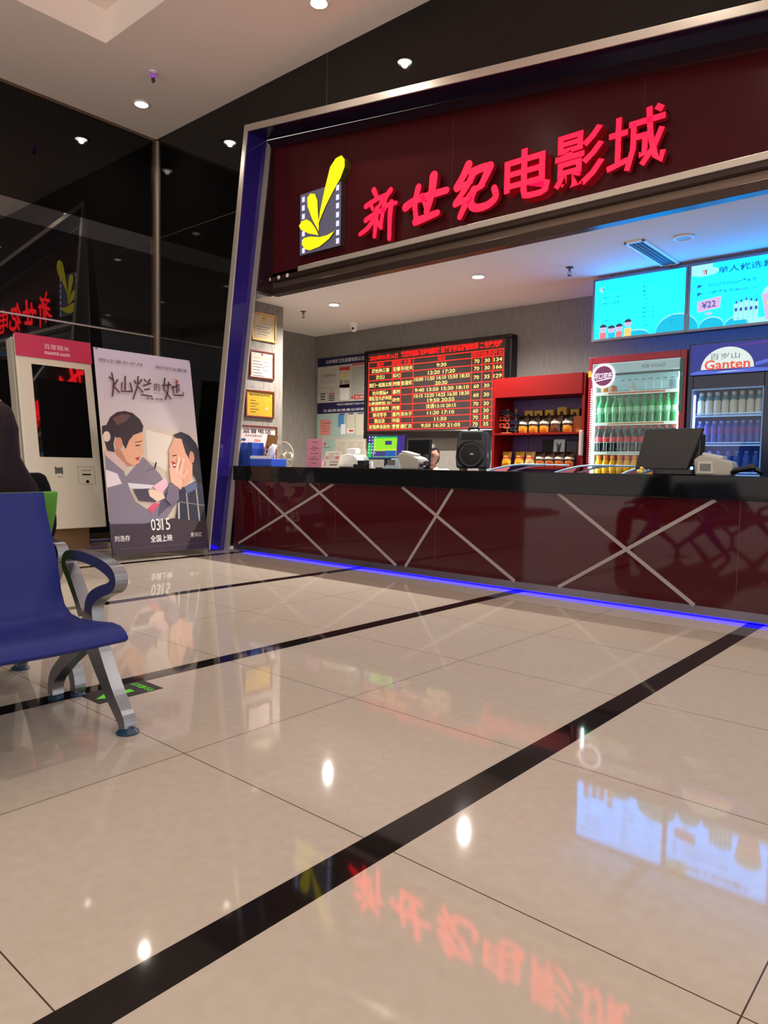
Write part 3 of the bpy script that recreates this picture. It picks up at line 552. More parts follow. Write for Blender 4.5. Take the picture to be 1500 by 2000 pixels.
# ------------------------------------------------------------------ LED schedule board
x0, x1, z0, z1, YL = -7.10, -4.67, 1.39, 2.645, 7.78
t = thing('schedule_board', 'large black-framed red LED board listing film show times on the back wall', 'LED board', ((x0+x1)/2, YB, z0))
O = ((x0+x1)/2, YB, z0)
b = MB(O)
for a in ((x0, x1, z0, z0+.10), (x0, x1, z1-.045, z1), (x0, x0+.045, z0+.10, z1-.045), (x1-.09, x1, z0+.10, z1-.045)): b.box(a[0], a[1], YL-.03, YB-.002, a[2], a[3])
b.build('frame', mat('frame_black', (22, 16, 16), .25), t, wc=True, bevel=.012)
b = MB(O); b.box(x0+.045, x1-.09, YL, YB-.002, z0+.10, z1-.045); b.build('screen', mat('led_screen', (38, 28, 24), .5, emit=(.03, .012, .008), es=1), t, wc=True)
cols = [-7.032, -6.592, -6.433, -6.218, -5.266, -5.109, -4.951, -4.797]
hs = [.085, .1, .098, .142, .1, .142, .1, .092, .09, .092]; k_ = (2.475-1.515)/sum(hs); zs = [2.475]
for h in hs: zs.append(zs[-1]-h*k_)
b = MB(O); g = .0055; dd = -YL+.002
for c in cols[:-1]: b.rect(c-g, c+g, zs[-1], zs[0], dd, FY)
b.rect(cols[-1]-g, cols[-1]+g, zs[4], zs[0], dd, FY)
for z in zs: b.rect(cols[0]-g, cols[-1]+g, z-g, z+g, dd+.0004, FY)
b.build('grid_lines', mat('led_red', (40, 2, 2), .5, emit=(1.6, .03, .012), es=1.1), t, wc=True)
rows = [('周处除三害', '犯罪', '阮经天', ['9:30'], '70', '30', '134'), ('沙丘2', '科幻', '', ['12:20 17:20'], '70', '30', '166'), ('我们一起摇太阳', '剧情', '彭昱畅', ['10:00 11:50 14:10 15:50 18:35', '20:30'], '70', '35', '129'),
        ('功夫熊猫4', '喜剧', '', ['9:40 13:50 15:30 18:10'], '60', '30', ''), (['哥斯拉大战金刚', '2:帝国崛起 2D'], '动作', '', ['10:15 12:20 14:25 16:30 18:30', '19:50 20:55'], '60', '30', ''),
        ('坠落的审判', '剧情', '', ['法语13:10 20:15'], '70', '30', ''), ('银河写手', '喜剧', '宋木子', ['11:20 17:10'], '60', '30', ''), ('熊出没', '动画', '', ['11:50'], '70', '35', ''), ('被我弄丢的你', '爱情', '檀健次', ['9:50 16:30 21:05'], '70', '35', '')]
cw = .072
def cell(s, ci, zc, b, mi=0):
    if not s: return
    n = sum(.5 if ord(c) < 128 else 1 for c in s); w = min(n*cw*(.92 if ord(s[0]) > 127 else 1.12), (cols[ci+1]-cols[ci])*.95)
    hh = .062 if ord(s[0]) > 127 or ord(s[-1]) > 127 else .05
    b.text(s, T((cols[ci]+cols[ci+1])/2, 0, zc)@FY, h=hh, w=w, d=dd+.001, off=.02, mi=mi)
for r, row in enumerate(rows):
    za, zb = zs[r+1], zs[r+2]; zm = (za+zb)/2; b = MB(O)
    for ci, s in enumerate(row):
        if isinstance(s, str): cell(s, ci, zm, b)
        elif len(s) == 1: cell(s[0], ci, zm, b)
        else: cell(s[0], ci, zm+.034, b); cell(s[1], ci, zm-.034, b)
    b.build('show_row', mat('led_yellow', (40, 30, 2), .5, emit=(1.3, .95, .28), es=1.0), t, wc=True)
b = MB(O)
for ci, s in enumerate(('影片', '类型', '主演', '场次', '票价', '会员', '片长')): cell(s, ci, (zs[0]+zs[1])/2, b)
HR = mat('led_red2', (40, 2, 2), .5, emit=(1.4, .01, .008), es=1.2); b.build('column_headings', HR, t, wc=True); b = MB(O)
b.text('2024年03月16日', T(-6.755, 0, 2.535)@FY, h=.075, w=.52, d=dd+.001, off=.02); b.build('date_text', HR, t, wc=True); b = MB(O)
b.text('欢迎光临新世纪电影城 温馨提示请提前取票 二号激光厅', T(-5.63, 0, 2.545)@FY, h=.085, w=1.62, d=dd+.001, off=.035)
b.build('scrolling_text', HR, t, wc=True)

# ------------------------------------------------------------------ menu light boxes
YM = 7.15
CYAN = em((22, 236, 250), 1); BS(CYAN).inputs['Emission Color'].default_value = (.01, 2.4, 7.6, 1)
MM = [CYAN, em((0, 120, 190)), em((0, 200, 240)), em((170, 250, 255)), em((225, 190, 235)), em((60, 80, 180)), em((240, 130, 140)), em((60, 50, 70)), em((250, 220, 120))]
def cloud(b, cx, rx, rz, M, z=.03, mi=2):
    P = [(cx+rx*cos(a), z+rz*sin(a)) for a in [pi*k/14 for k in range(15)]]
    b.poly([(x*1.0, y+.012) for x, y in P], .002, M, 3); b.poly(P, .003, M, mi)
def menu(i, x0, label, art):
    w, h = .91, .59; t = thing('menu_light_box', label, 'menu board', (x0, YM, 2.345), group='backlit menu boards over the fridges')
    b = MB()
    for a in ((-.022, w+.022, -.022, .0), (-.022, w+.022, h, h+.022), (-.022, 0, 0, h), (w, w+.022, 0, h)): b.box(a[0], a[1], -.012, .09, a[2], a[3])
    b.box(-.0, w, .02, .09, 0, h); b.build('frame', mat('alu_frame', (120, 125, 140), .35, .8), t)
    b = MB(); M = T(0, 0, 0)@FY; b.rect(0, w, 0, h, .0, M, 0); art(b, w, h, M); b.build('lit_panel', MM, t)
    b = MB(); b.box(.02, w-.02, .0905, .094, .02, h-.02); b.build('added_rear_glow_panel', mat('added_blue_glow', (20, 60, 90), .5, emit=(.01, .17, 1), es=3.2), t)  # unseen glowing panel added behind the box to tint the wall blue
    for x in (.15, .75): b = MB(); b.tube([(x, .05, h+.02), (x, .05, ZB-2.345)], .008, 8); b.build('hanger', M_steel, t)
def logo_s(b, x, z, M, s=.03):
    for a, c in ((1.25, 6), (1.9, 6), (2.6, 4)): b.poly([(x, z-s*.8), (x+s*cos(a)-s*.25, z+s*sin(a)*.9), (x+s*1.1*cos(a), z+s*1.2*sin(a)), (x+s*cos(a)+s*.25, z+s*sin(a)*.8)], .003, M, c)
    b.rect(x+.012, x+.02, z-.02, z+.02, .004, M, 7)
def m1(b, w, h, M):
    logo_s(b, .075, h-.1, M); b.text('影城小卖部', M@T(.2, h-.095, 0), h=.03, w=.17, d=.003, mi=1, off=.01)
    for k, s in enumerate(('爆米花可乐套餐', '爆米花雪碧套餐', '', '可乐', '矿泉水', '冰红茶')):
        if s: b.text(s, M@T(.09, h-.18-.058*k, 0), h=.028, d=.003, mi=1, align='L', off=.025); b.text('¥%d' % (15+k*3), M@T(.38, h-.18-.058*k, 0), h=.022, d=.003, mi=1)
    for k, s in enumerate(('哈根达斯', '雪糕', '薯片', '果汁', '口香糖', '奶茶', '爆米花小桶', '爆米花中桶', '爆米花大桶', '百岁山', '烤香肠')):
        b.text(s, M@T(.50, h-.08-.042*k, 0), h=.024, d=.003, mi=1, align='L', off=.025); b.text('%d元' % (8+2*k), M@T(.80, h-.06-.042*k, 0), h=.02, d=.003, mi=1)
    cloud(b, .84, .2, .16, M, 0); cloud(b, .45, .12, .05, M, 0)
    for k, (x, c, hh) in enumerate(((.10, 6, .12), (.19, 2, .10), (.27, 6, .11), (.36, 8, .15))):      # little family
        b.rect(x-.035, x+.035, 0, hh*.55, .005, M, c); b.poly([(x+.035*cos(a), hh*.85+.035*sin(a)) for a in [2*pi*q/14 for q in range(14)]], .006, M, 4)
        b.poly([(x+.038*cos(a), hh*.85+.012+.032*sin(a)) for a in [pi*q/10 for q in range(11)]], .007, M, 7)
def m2(b, w, h, M):
    b.rect(0, .19, h-.09, h, .001, M, 3); b.poly([(.12+.13*cos(a), h-.07+.04*sin(a)) for a in [2*pi*q/14 for q in range(14)]], .0015, M, 3)
    logo_s(b, .12, h-.075, M, .026); b.text('单人优选套餐', M@T(.24, h-.075, 0), h=.065, w=.56, d=.003, mi=1, off=.03, align='L')
    for k, s in enumerate(('可口可乐330ml+爆米花', '小桶爆米花(46oz)(一)')):
        z = h-.2-.072*k; b.poly([(.06, z-.02), (.06, z+.02), (.115, z+.006)], .003, M, 1); b.text(s, M@T(.15, z, 0), h=.036, w=.42, d=.003, mi=1, align='L', off=.03)
    b.poly([(.07, .15), (.27, .175), (.275, .28), (.065, .25)], .003, M, 4); b.text('¥22', M@T(.17, .215, 0)@RZ(.08), h=.06, d=.005, mi=5, off=.015)
    b.rect(.14, .2, .12, .14, .003, M, 4)
    cloud(b, .2, .11, .09, M, 0); cloud(b, .42, .1, .07, M, 0); b.rect(.5, w, 0, .045, .003, M, 3)
    for k in range(5):
        x = .41+.042*k; b.rect(x-.019, x+.019, .04, .19+.01*min(k, 4-k), .004, M, 3); b.rect(x-.008, x+.008, .19+.01*min(k, 4-k), .215+.01*min(k, 4-k), .004, M, 5); b.rect(x-.01, x+.01, .12, .15, .005, M, 5)
    b.poly([(.66, .02), (.82, .02), (.86, .25), (.62, .25)], .004, M, 4); b.rect(.66, .82, .15, .18, .005, M, 8)
    b.poly([(.74+.12*cos(a), .25+.08*sin(a)) for a in [2*pi*q/14 for q in range(14)]], .003, M, 3)
def m3(b, w, h, M):
    b.text('双人优选套餐', M@T(w/2, h-.1, 0), h=.06, w=.6, d=.003, mi=1, off=.015); b.poly([(.1, .15), (.3, .17), (.3, .27), (.1, .25)], .003, M, 4); b.text('¥36', M@T(.2, .21, 0), h=.06, d=.005, mi=5, off=.015); cloud(b, .5, .2, .1, M, 0)
menu(0, -3.33, 'cyan backlit price list board with cartoon family, leftmost of the menu boards', m1)
menu(1, -2.372, 'cyan backlit menu board priced 22 with popcorn set, right of the price list', m2)
menu(2, -1.414, 'cyan backlit menu board priced 36, right of the 22 set board', m3)
menu(3, -.456, 'unseen cyan menu board added for blue light on the booth ceiling, fourth from the left', m3)  # this board and the next are unseen, added to throw more blue upward
menu(4, .502, 'unseen cyan menu board added for blue light on the booth ceiling, last of the row', m3)

# ------------------------------------------------------------------ red display cabinet
YD = 6.9
t = thing('display_cabinet', 'open red display cabinet with two shelves beside the red fridge', 'cabinet', (-3.83, YD+.25, 0)); O = (-3.83, YD+.25, 0)
RED = mat('red_lacquer', (114, 4, 3), .5, ior=1.3)
cx0, cx1, cd = -4.375, -3.285, .42
b = MB(O); b.box(cx0, cx0+.03, YD, YD+cd, 0, 1.975); b.build('side_panel', RED, t, wc=True)
b = MB(O); b.box(cx1-.03, cx1, YD, YD+cd, 0, 1.975); b.build('side_panel', RED, t, wc=True)
b = MB(O); b.box(cx0+.03, cx1-.03, YD-.01, YD+cd, 1.775, 1.985); b.build('header', RED, t, wc=True)
for z in (1.385, 1.02, .5): b = MB(O); b.box(cx0+.03, cx1-.03, YD, YD+cd-.02, z-.02, z); b.build('shelf', RED, t, wc=True)
b = MB(O); b.box(cx0+.03, cx1-.03, YD+cd-.02, YD+cd, 0, 1.775)
b.build('back_panel', mat('lilac_back', (92, 62, 110), .4), t, wc=True)
b = MB(O); b.box(cx0+.23, cx0+.236, YD+cd-.022, YD+cd-.019, 1.03, 1.77); b.build('back_seam', M_blk, t, wc=True)
b = MB(O); b.box(cx0, cx1, YD+.01, YD+cd, 0, .3); b.build('plinth', RED, t, wc=True)
b = MB(O); b.box(cx1-.035, cx1+.004, YD-.04, YD-.002, 1.14, 1.40); b.build('door_handle', M_grey, t, wc=True, bevel=.01)
# glasses stand + glasses
t = thing('glasses_rack', 'small wooden rack of 3D glasses on the cabinet top shelf', 'rack', (-4.25, YD+.12, 1.385))
WD = mat('tan_wood', (170, 110, 60), .5)
b = MB(); b.box(-.06, .07, -.04, .04, 0, .012); b.box(-.008, .008, -.008, .008, .012, .27); b.box(.10, .112, -.008, .008, 0, .27)
for z in (.06, .13, .20): b.box(-.05, .14, -.006, .006, z, z+.008)
b.build('stand', WD, t)
def glasses(x, y, z, col, label):
    o = thing('viewing_glasses', label, 'glasses', (x, y, z), group='3D glasses on the wooden rack'); m = mat('gl_%d_%d' % (col[0], col[2]), col, .3)
    b = MB()
    for s in (-.033, .033):
        for a in ((-.028, .028, .016, .022), (-.028, .028, -.022, -.016), (-.028, -.022, -.016, .016), (.022, .028, -.016, .016)): b.box(s+a[0], s+a[1], -.004, .004, a[2], a[3])
    b.build('frame', m, o)
    b = MB()
    for s in (-.033, .033): b.rect(s-.022, s+.022, -.016, .016, 0, FY)
    b.build('lenses', mat('dark_lens', (20, 18, 30), .1), o)
    for s in (-.062, .062): b = MB(); b.box(s-.003, s+.003, .0, .11, -.003, .003); b.build('temple', m, o)
gc = [((30, 30, 34), 'top left'), ((205, 70, 30), 'middle left, orange'), ((205, 70, 30), 'bottom left, orange')]
glasses(-4.272, YD+.09, 1.385+.235, (34, 40, 48), 'dark folding 3D glasses at the top left of the rack')
glasses(-4.272, YD+.09, 1.385+.165, (205, 66, 30), 'orange 3D glasses, middle left of the rack')
glasses(-4.272, YD+.09, 1.385+.09, (205, 66, 31), 'orange 3D glasses, lower left of the rack')
glasses(-4.135, YD+.09, 1.385+.20, (24, 30, 52), 'navy 3D glasses, upper right of the rack')
glasses(-4.135, YD+.09, 1.385+.125, (24, 34, 60), 'navy 3D glasses, middle right of the rack')
glasses(-4.135, YD+.09, 1.385+.05, (22, 44, 64), 'dark teal 3D glasses, lower right of the rack')
# snack bags
def bag(x, y, z, w, h, c1, c2, c3, label, grp, tilt=-.18):
    o = thing('snack_bag', label, 'snack bag', (x, y, z), group=grp); n = 8; vs = []; fs = []
    for sgn in (-1, 1):
        for i in range(n+1):
            for j in range(n+1):
                u = i/n*2-1; v = j/n; bul = .035*(1-abs(u)**2.5)*sin(pi*v)**.6 if 0 < v < 1 else 0
                wob = .003*sin(9*v+u*4); vs.append((u*w/2*(1-.06*sin(pi*v)), sgn*bul+wob, v*h))
    st = (n+1)**2
    for s in (0, 1):
        for i in range(n):
            for j in range(n):
                q = [s*st+i*(n+1)+j, s*st+(i+1)*(n+1)+j, s*st+(i+1)*(n+1)+j+1, s*st+i*(n+1)+j+1]; fs.append(tuple(q if s == 0 else q[::-1]))
    b = MB(); b.add(vs, fs)
    for p in range(len(b.f)):
        j = p % n; b.m[p] = 1 if j in (4,) else (2 if j < 3 and (p//n) % n > 1 else 0)
    q = b.build('bag', [mat('foil_%d_%d_%d' % c1, c1, .25), mat('foil_%d_%d_%d' % c2, c2, .3), mat('foil_%d_%d_%d' % c3, c3, .3)], o, smooth=True, rot=(tilt, 0, 0))
    return o
for k, x in enumerate((-4.06, -3.93, -3.80, -3.665, -3.53)):
    bag(x, YD+.10, 1.387, .125, .19, (40, 24, 14) if k != 3 else (66, 28, 18), (206, 196, 170), (214, 132, 24) if k != 3 else (90, 50, 30), ('black and orange popcorn bag, %s, on the upper cabinet shelf' % ['leftmost', 'second from left', 'third from left', '', 'rightmost'][k]) if k != 3 else 'dark brown popcorn bag set back on the upper cabinet shelf', 'bags on the upper cabinet shelf')
for k, (x, c) in enumerate(((-4.235, 0), (-4.075, 0), (-3.945, 1), (-3.825, 2), (-3.715, 2), (-3.60, 2), (-3.485, 2))):
    bag(x, YD+.08, 1.022, .118, .165, ((196, 140, 30), (196, 150, 80), (52, 24, 16))[c], ((150, 40, 24), (180, 60, 40), (200, 190, 170))[c], ((224, 176, 34), (210, 180, 110), (200, 110, 30))[c],
        ['leftmost yellow snack bag on the lower cabinet shelf', 'second yellow snack bag on the lower cabinet shelf', 'tan snack bag in the middle of the lower cabinet shelf', 'first dark brown snack bag right of the tan bag', 'second dark brown snack bag right of the tan bag', 'third dark brown snack bag right of the tan bag', 'rightmost dark brown snack bag on the lower cabinet shelf'][k], 'bags on the lower cabinet shelf')
# boxes and pictures at the back of the cabinet
def flatbox(name, x, y, z, w, d, h, c, label, cat, rx=0, art=None, grp=None):
    o = thing(name, label, cat, (x, y, z), group=grp); b = MB(); b.box(-w/2, w/2, 0, d, 0, h); b.build('body', pm(c, .4), o, bevel=.003, rot=(rx, 0, 0))
    if art:
        b = MB(); b.rect(-w/2+.006, w/2-.006, .006, h-.006, .0015, FY); art(b, w, h)
        b.build('front_print', [pm(art.c[0]), pm(art.c[1]), pm(art.c[2])], o, rot=(rx, 0, 0))
    return o
def headp(b, w, h):
    b.poly([(w*.2*cos(a), h*.62+h*.2*sin(a)) for a in [2*pi*k/12 for k in range(12)]], .002, FY, 1); b.poly([(w*.22*cos(a), h*.66+h*.2*sin(a)) for a in [pi*k/8 for k in range(9)]], .0025, FY, 2); b.poly([(-w*.35, .02), (w*.35, .02), (w*.2, h*.42), (-w*.2, h*.42)], .002, FY, 2)
headp.c = ((190, 150, 60), (190, 150, 120), (40, 30, 30))
for k, (x, c) in enumerate(((-4.07, (150, 110, 50)), (-3.95, (40, 40, 60)), (-3.82, (150, 110, 60)), (-3.67, (190, 150, 60)), (-3.52, (60, 60, 90)))):
    flatbox('figure_box', x, YD+.26, 1.387, .11, .06, .26+.02*(k == 3), c, '%s portrait gift box behind the popcorn bags on the upper shelf' % ['leftmost', 'second', 'third', 'widest yellow', 'rightmost blue'][k], 'box', 0, headp, 'portrait boxes on the upper cabinet shelf')
flatbox('cardboard_stand', -3.42, YD+.14, 1.387, .20, .10, .17, (176, 100, 50), 'orange-brown cardboard stand at the right end of the upper shelf', 'stand')
def lap(b, w, h): pass
flatbox('dark_tablet', -3.79, YD+.19, 1.022, .15, .02, .30, (26, 24, 26), 'black upright tablet box leaning at the back of the lower shelf', 'box', -.12)
def card(b, w, h):
    b.poly([(0, .04), (w*.3, h*.45), (w*.1, h*.5), (w*.25, h*.9), (0, h*.8), (-w*.25, h*.9), (-w*.1, h*.5), (-w*.3, h*.45)], .002, FY, 1); b.poly([(.02*cos(a), h*.62+.03*sin(a)) for a in [2*pi*k/10 for k in range(10)]], .003, FY, 2)
card.c = ((190, 205, 200), (110, 70, 70), (40, 70, 110))
flatbox('illustrated_card', -3.655, YD+.17, 1.022, .13, .015, .30, (200, 205, 200), 'pale illustrated card upright on the lower cabinet shelf', 'card', -.1, card)
flatbox('grey_carton', -3.52, YD+.19, 1.022, .12, .03, .28, (74, 74, 84), 'grey carton standing right of the illustrated card', 'box', -.1)
flatbox('pink_carton', -3.43, YD+.19, 1.022, .05, .03, .27, (180, 60, 80), 'narrow pink carton at the right of the lower cabinet shelf', 'box', -.1)

# ------------------------------------------------------------------ bottles
def bottle_mesh(h, r, prof, mats, name):
    b = MB(); b.lathe([(p[0]*r, p[1]*h) for p in prof], 16, mis=[p[2] for p in prof[:-1]]); return b
SODA = [(.8, 0, 0), (.92, .02, 0), (.8, .12, 0), (.95, .28, 0), (1.0, .40, 1), (1.0, .58, 0), (.9, .66, 0), (.6, .78, 0), (.38, .86, 0), (.36, .90, 0), (.36, .905, 0), (.45, .91, 2), (.45, .985, 2), (.4, 1, 2)]
JUICE = [(.85, 0, 0), (1, .04, 0), (1, .18, 1), (1, .5, 1), (1, .55, 0), (.9, .66, 0), (.62, .76, 0), (.6, .78, 0), (.68, .79, 2), (.68, .97, 2), (.6, 1, 2)]
TALL = [(.9, 0, 0), (1, .03, 1), (1, .58, 1), (.92, .62, 0), (.85, .66, 3), (.8, .78, 3), (.62, .82, 0), (.5, .86, 0), (.6, .87, 2), (.6, .98, 2), (.5, 1, 2)]
def bottle(kind, h, r, prof, cbody, clabel, ccap, c4=None, es=0):
    root = None
    mk = lambda n, c, ro=.15: mat(n+'_%d_%d_%d' % c, c, ro)
    parts = [('body', 0, mk('bot', cbody)), ('label', 1, mk('lab', clabel, .5)), ('cap', 2, mk('cap', ccap, .4))]+([('neck_band', 3, mk('band', c4, .4))] if c4 else [])
    root = bpy.data.objects.new(kind, None); COL.objects.link(root); root.empty_display_size = .03
    for nm, idx, m in parts:
        b = MB(); seg = []
        for i in range(len(prof)-1):
            if prof[i][2] == idx or (idx == 0): seg.append((prof[i], prof[i+1]))
        if idx == 0:
            b.lathe([(p[0]*r, p[1]*h) for p in prof if p[2] in (0, 1, 3)], 14)
        else:
            i0 = min(i for i, p in enumerate(prof) if p[2] == idx); i1 = max(i for i, p in enumerate(prof) if p[2] == idx)
            pr = prof[i0:min(i1+2, len(prof))]; b.lathe([(p[0]*r+.0008, p[1]*h) for p in pr], 14)
        b.build(nm, m, root, smooth=50)
    return root
def row(proto, xs, y, z, label, cat, grp, ny=1, dy=.075):
    for i, x in enumerate(xs):
        lb = ORD[i]+' '+label if i < len(xs)-1 else 'rightmost '+label
        if i == 0: proto.location = (x, y, z); tag(proto, lb, cat, grp)
        else: dup(proto, (x, y, z), label=lb)
ORD = ['leftmost', 'second', 'third', 'fourth', 'fifth', 'sixth', 'seventh', 'eighth', 'ninth', 'tenth', 'eleventh']
lsp = lambda a, b_, n: [a+(b_-a)*i/(n-1) for i in range(n)]

# ------------------------------------------------------------------ red drinks fridge
YR = 6.9; fx0, fx1 = -3.255, -2.295
t = thing('drinks_fridge', 'tall red glass-door fridge full of green, cola and orange bottles', 'fridge', (-2.775, YR+.3, 0)); O = (-2.775, YR+.3, 0)
FR = mat('fridge_red', (150, 20, 42), .35); IW = mat('fridge_white', (215, 232, 228), .5)
b = MB(O); b.box(fx0, fx0+.04, YR, YR+.62, .05, 2.125); b.box(fx1-.06, fx1, YR, YR+.62, .05, 2.125); b.box(fx0+.04, fx1-.06, YR, YR+.62, 2.055, 2.125); b.box(fx0+.04, fx1-.06, YR, YR+.62, .05, .55); b.box(fx0+.04, fx1-.06, YR+.58, YR+.62, .55, 2.055)
b.build('cabinet', FR, t, wc=True, bevel=.006)
b = MB(O); b.box(fx0+.04, fx0+.045, YR+.02, YR+.58, .55, 2.055); b.box(fx1-.065, fx1-.06, YR+.02, YR+.58, .55, 2.055); b.box(fx0+.045, fx1-.065, YR+.565, YR+.58, .55, 2.055); b.box(fx0+.045, fx1-.065, YR+.02, YR+.565, .55, .555)
b.build('liner', IW, t, wc=True)
b = MB(O); b.box(fx0+.04, fx1-.06, YR+.004, YR+.03, 1.955, 2.055); b.box(fx0+.04, fx1-.06, YR+.2, YR+.22, 1.80, 1.955, 1)
for k in range(9): b.box(-3.0+.07*k, -2.96+.07*k, YR+.199, YR+.2, 1.90, 1.906, 2)
b.build('header_panel', [mat('hdr', (172, 196, 200), .4, emit=(.25, .42, .45), es=.35), mat('hdr2', (150, 190, 195), .5, emit=(.2, .4, .42), es=.35), M_blk], t, wc=True)
b = MB(O); b.text('ICE COLD', T(-2.60, YR+.003, 2.0)@FY, h=.03, w=.22, d=.001, off=.0); b.build('lettering', pm((120, 130, 160)), t, wc=True)
b = MB(O)
for k in range(34): b.ell((fx0+.038, YR-.001, 1.03+.0235*k), (.008, .006, .006), 0, 8, 5)
b.build('led_beads', em((235, 255, 255), 3), t, wc=True)
for xx in (fx0+.047, fx1-.08): b = MB(O); b.box(xx, xx+.014, YR+.03, YR+.045, .6, 1.93); b.build('lamp_tube', em((220, 255, 250), 26), t, wc=True)
b = MB(O); b.rect(fx0+.045, fx1-.065, .56, 2.05, -YR-.002, FY); b.build('glass_door', M_glassy, t, wc=True)
# round badge
b = MB(O); c = (-3.09, 1.93)
b.add([(c[0]+r*cos(2*pi*k/32), YR-.02-(.0 if r < .11 else 0), c[1]+r*sin(2*pi*k/32)) for r in (.098, .122) for k in range(32)], [(k, (k+1) % 32, 32+(k+1) % 32, 32+k) for k in range(32)])
b.build('badge_ring', em((250, 235, 255), 2.2), t, wc=True)
b = MB(O); b.prism([(c[0]+.099*cos(2*pi*k/32), c[1]+.099*sin(2*pi*k/32)) for k in range(32)], -YR, -YR+.019, FY); b.build('badge', mat('badge_maroon', (92, 30, 72), .4, emit=(.06, .008, .03), es=1), t, wc=True)
b = MB(O); b.text('可口可乐', T(c[0], YR-.021, c[1])@FY, h=.065, w=.185, d=.0, off=.05, shear=.25); b.poly([(c[0]-.095, c[1]-.045), (c[0]+.093, c[1]-.018), (c[0]+.09, c[1]-.030), (c[0]-.09, c[1]-.058)], -YR+.0215, FY); b.build('badge_lettering', em((245, 225, 240), 1), t, wc=True)
b = MB(O); b.box(fx0-.002, fx0+.034, YR-.003, YR, 1.93, 1.99); b.build('energy_sticker', pm((214, 170, 50)), t, wc=True)
b = MB(O); b.box(fx1-.062, fx1-.028, YR-.003, YR, 1.56, 2.04); b.text('节能', T(fx1-.045, YR-.004, 1.9)@FY, h=.03, w=.028, mi=1); b.build('side_sticker', [mat('green_sticker', (50, 110, 95), .5), pm((150, 180, 190))], t, wc=True)
shp = mat('shelf_white', (225, 238, 232), .4, emit=(.5, .6, .55), es=.5)
for z, cc in ((1.768, (214, 130, 96)), (1.468, (222, 176, 120)), (1.178, (200, 222, 220)), (.9, (200, 220, 220))):
    b = MB(O); b.box(fx0+.05, fx1-.07, YR+.05, YR+.5, z-.006, z); b.build('shelf', M_white, t, wc=True)
    b = MB(O); b.box(fx0+.05, fx1-.07, YR+.035, YR+.05, z-.024, z+.006); b.rect(fx0+.2, fx1-.2, z-.018, z, -YR-.034, FY, 1); b.build('price_rail', [shp, pm(cc)], t, wc=True)
wr = mat('wire', (220, 235, 235), .3, .3)
for z in (1.776, 1.476, 1.186):
    b = MB(O)
    for k in range(11): x = fx0+.12+.075*k; b.tube([(x, YR+.045, z), (x, YR+.045, z+.09)], .0018, 5)
    b.tube([(fx0+.06, YR+.045, z+.09), (fx1-.08, YR+.045, z+.09)], .0022, 5); b.build('wire_guard', wr, t, wc=True)
row(bottle('soda_bottle', .272, .036, SODA, (18, 150, 78), (150, 214, 170), (20, 140, 60)), lsp(-3.155, -2.415, 11), YR+.10, 1.469, 'green soda bottle on the upper full shelf of the red fridge', 'bottle', 'green soda bottles in the red fridge')
row(bottle('cola_bottle', .262, .035, SODA, (24, 22, 28), (208, 50, 62), (205, 40, 52)), lsp(-3.165, -2.42, 11), YR+.10, 1.179, 'cola bottle with red label in the row below the green bottles', 'bottle', 'cola bottles in the red fridge')
row(bottle('juice_bottle', .185, .035, JUICE, (240, 170, 30), (250, 200, 10), (235, 120, 40)), lsp(-3.16, -2.42, 11), YR+.10, .9+.065, 'small orange juice bottle in the row below the cola bottles', 'bottle', 'orange juice bottles in the red fridge')
# juice shelf sits a little higher than the base shelf
b = MB(O); b.box(fx0+.05, fx1-.07, YR+.03, YR+.5, .945, .9645); b.build('shelf', M_white, t, wc=True)
row(bottle('juice_bottle', .185, .035, JUICE, (240, 170, 30), (250, 200, 10), (235, 120, 40)), lsp(-3.12, -2.45, 9), YR+.19, .9+.065, 'orange juice bottle in the second row, behind the front juice bottles', 'bottle', 'back row juice bottles in the red fridge')
for k, (x, cc) in enumerate(((-3.12, (222, 140, 40)), (-3.035, (190, 110, 60)))):
    b = MB(); b.lathe([(.03, 0), (.036, .01), (.036, .06), (.033, .07)], 16); tag(b.build('dessert_cup', mat('cup%d' % k, cc, .4), loc=(x, YR+.10, 1.769), smooth=50), ['orange cup on the top fridge shelf, at the far left', 'brownish cup beside the orange cup on the top fridge shelf'][k], 'cup')
b = MB(); b.lathe([(.026, 0), (.03, .01), (.03, .045), (.014, .06), (.022, .075), (.014, .10)], 16); tag(b.build('white_jar', M_white, loc=(-2.84, YR+.10, 1.769), smooth=50), 'white round jar alone in the middle of the top fridge shelf', 'jar')
flatbox('price_card', -2.42, YR+.014, 1.775, .07, .006, .09, (150, 180, 200), 'blue and white price card at the right of the top fridge shelf', 'card')

# ------------------------------------------------------------------ navy water fridge
YG = 6.7; gx0, gx1 = -2.215, -1.50
t = thing('drinks_fridge', 'dark navy glass-door fridge of bottled water, right of the red fridge', 'fridge', (-1.86, YG+.3, 0)); O = (-1.86, YG+.3, 0)
NB = mat('fridge_navy', (16, 26, 62), .3)
b = MB(O); b.box(gx0, gx0+.045, YG, YG+.6, .05, 2.135); b.box(gx1-.09, gx1, YG, YG+.6, .05, 2.135); b.box(gx0+.045, gx1-.09, YG, YG+.6, 1.72, 2.135); b.box(gx0+.045, gx1-.09, YG, YG+.6, .05, .6); b.box(gx0+.045, gx1-.09, YG+.56, YG+.6, .6, 1.72)
b.build('cabinet', NB, t, wc=True, bevel=.006)
LI = mat('blue_liner', (150, 180, 230), .5)
b = MB(O); b.box(gx0+.045, gx0+.05, YG+.02, YG+.56, .6, 1.72); b.box(gx1-.095, gx1-.09, YG+.02, YG+.56, .6, 1.72); b.box(gx0+.05, gx1-.095, YG+.55, YG+.56, .6, 1.72); b.build('liner', mat('bl', (70, 110, 210), .5), t, wc=True)
b = MB(O); b.box(gx0+.046, gx0+.062, YG+.03, YG+.045, .65, 1.68); b.build('lamp_tube', em((140, 185, 255), 18), t, wc=True)
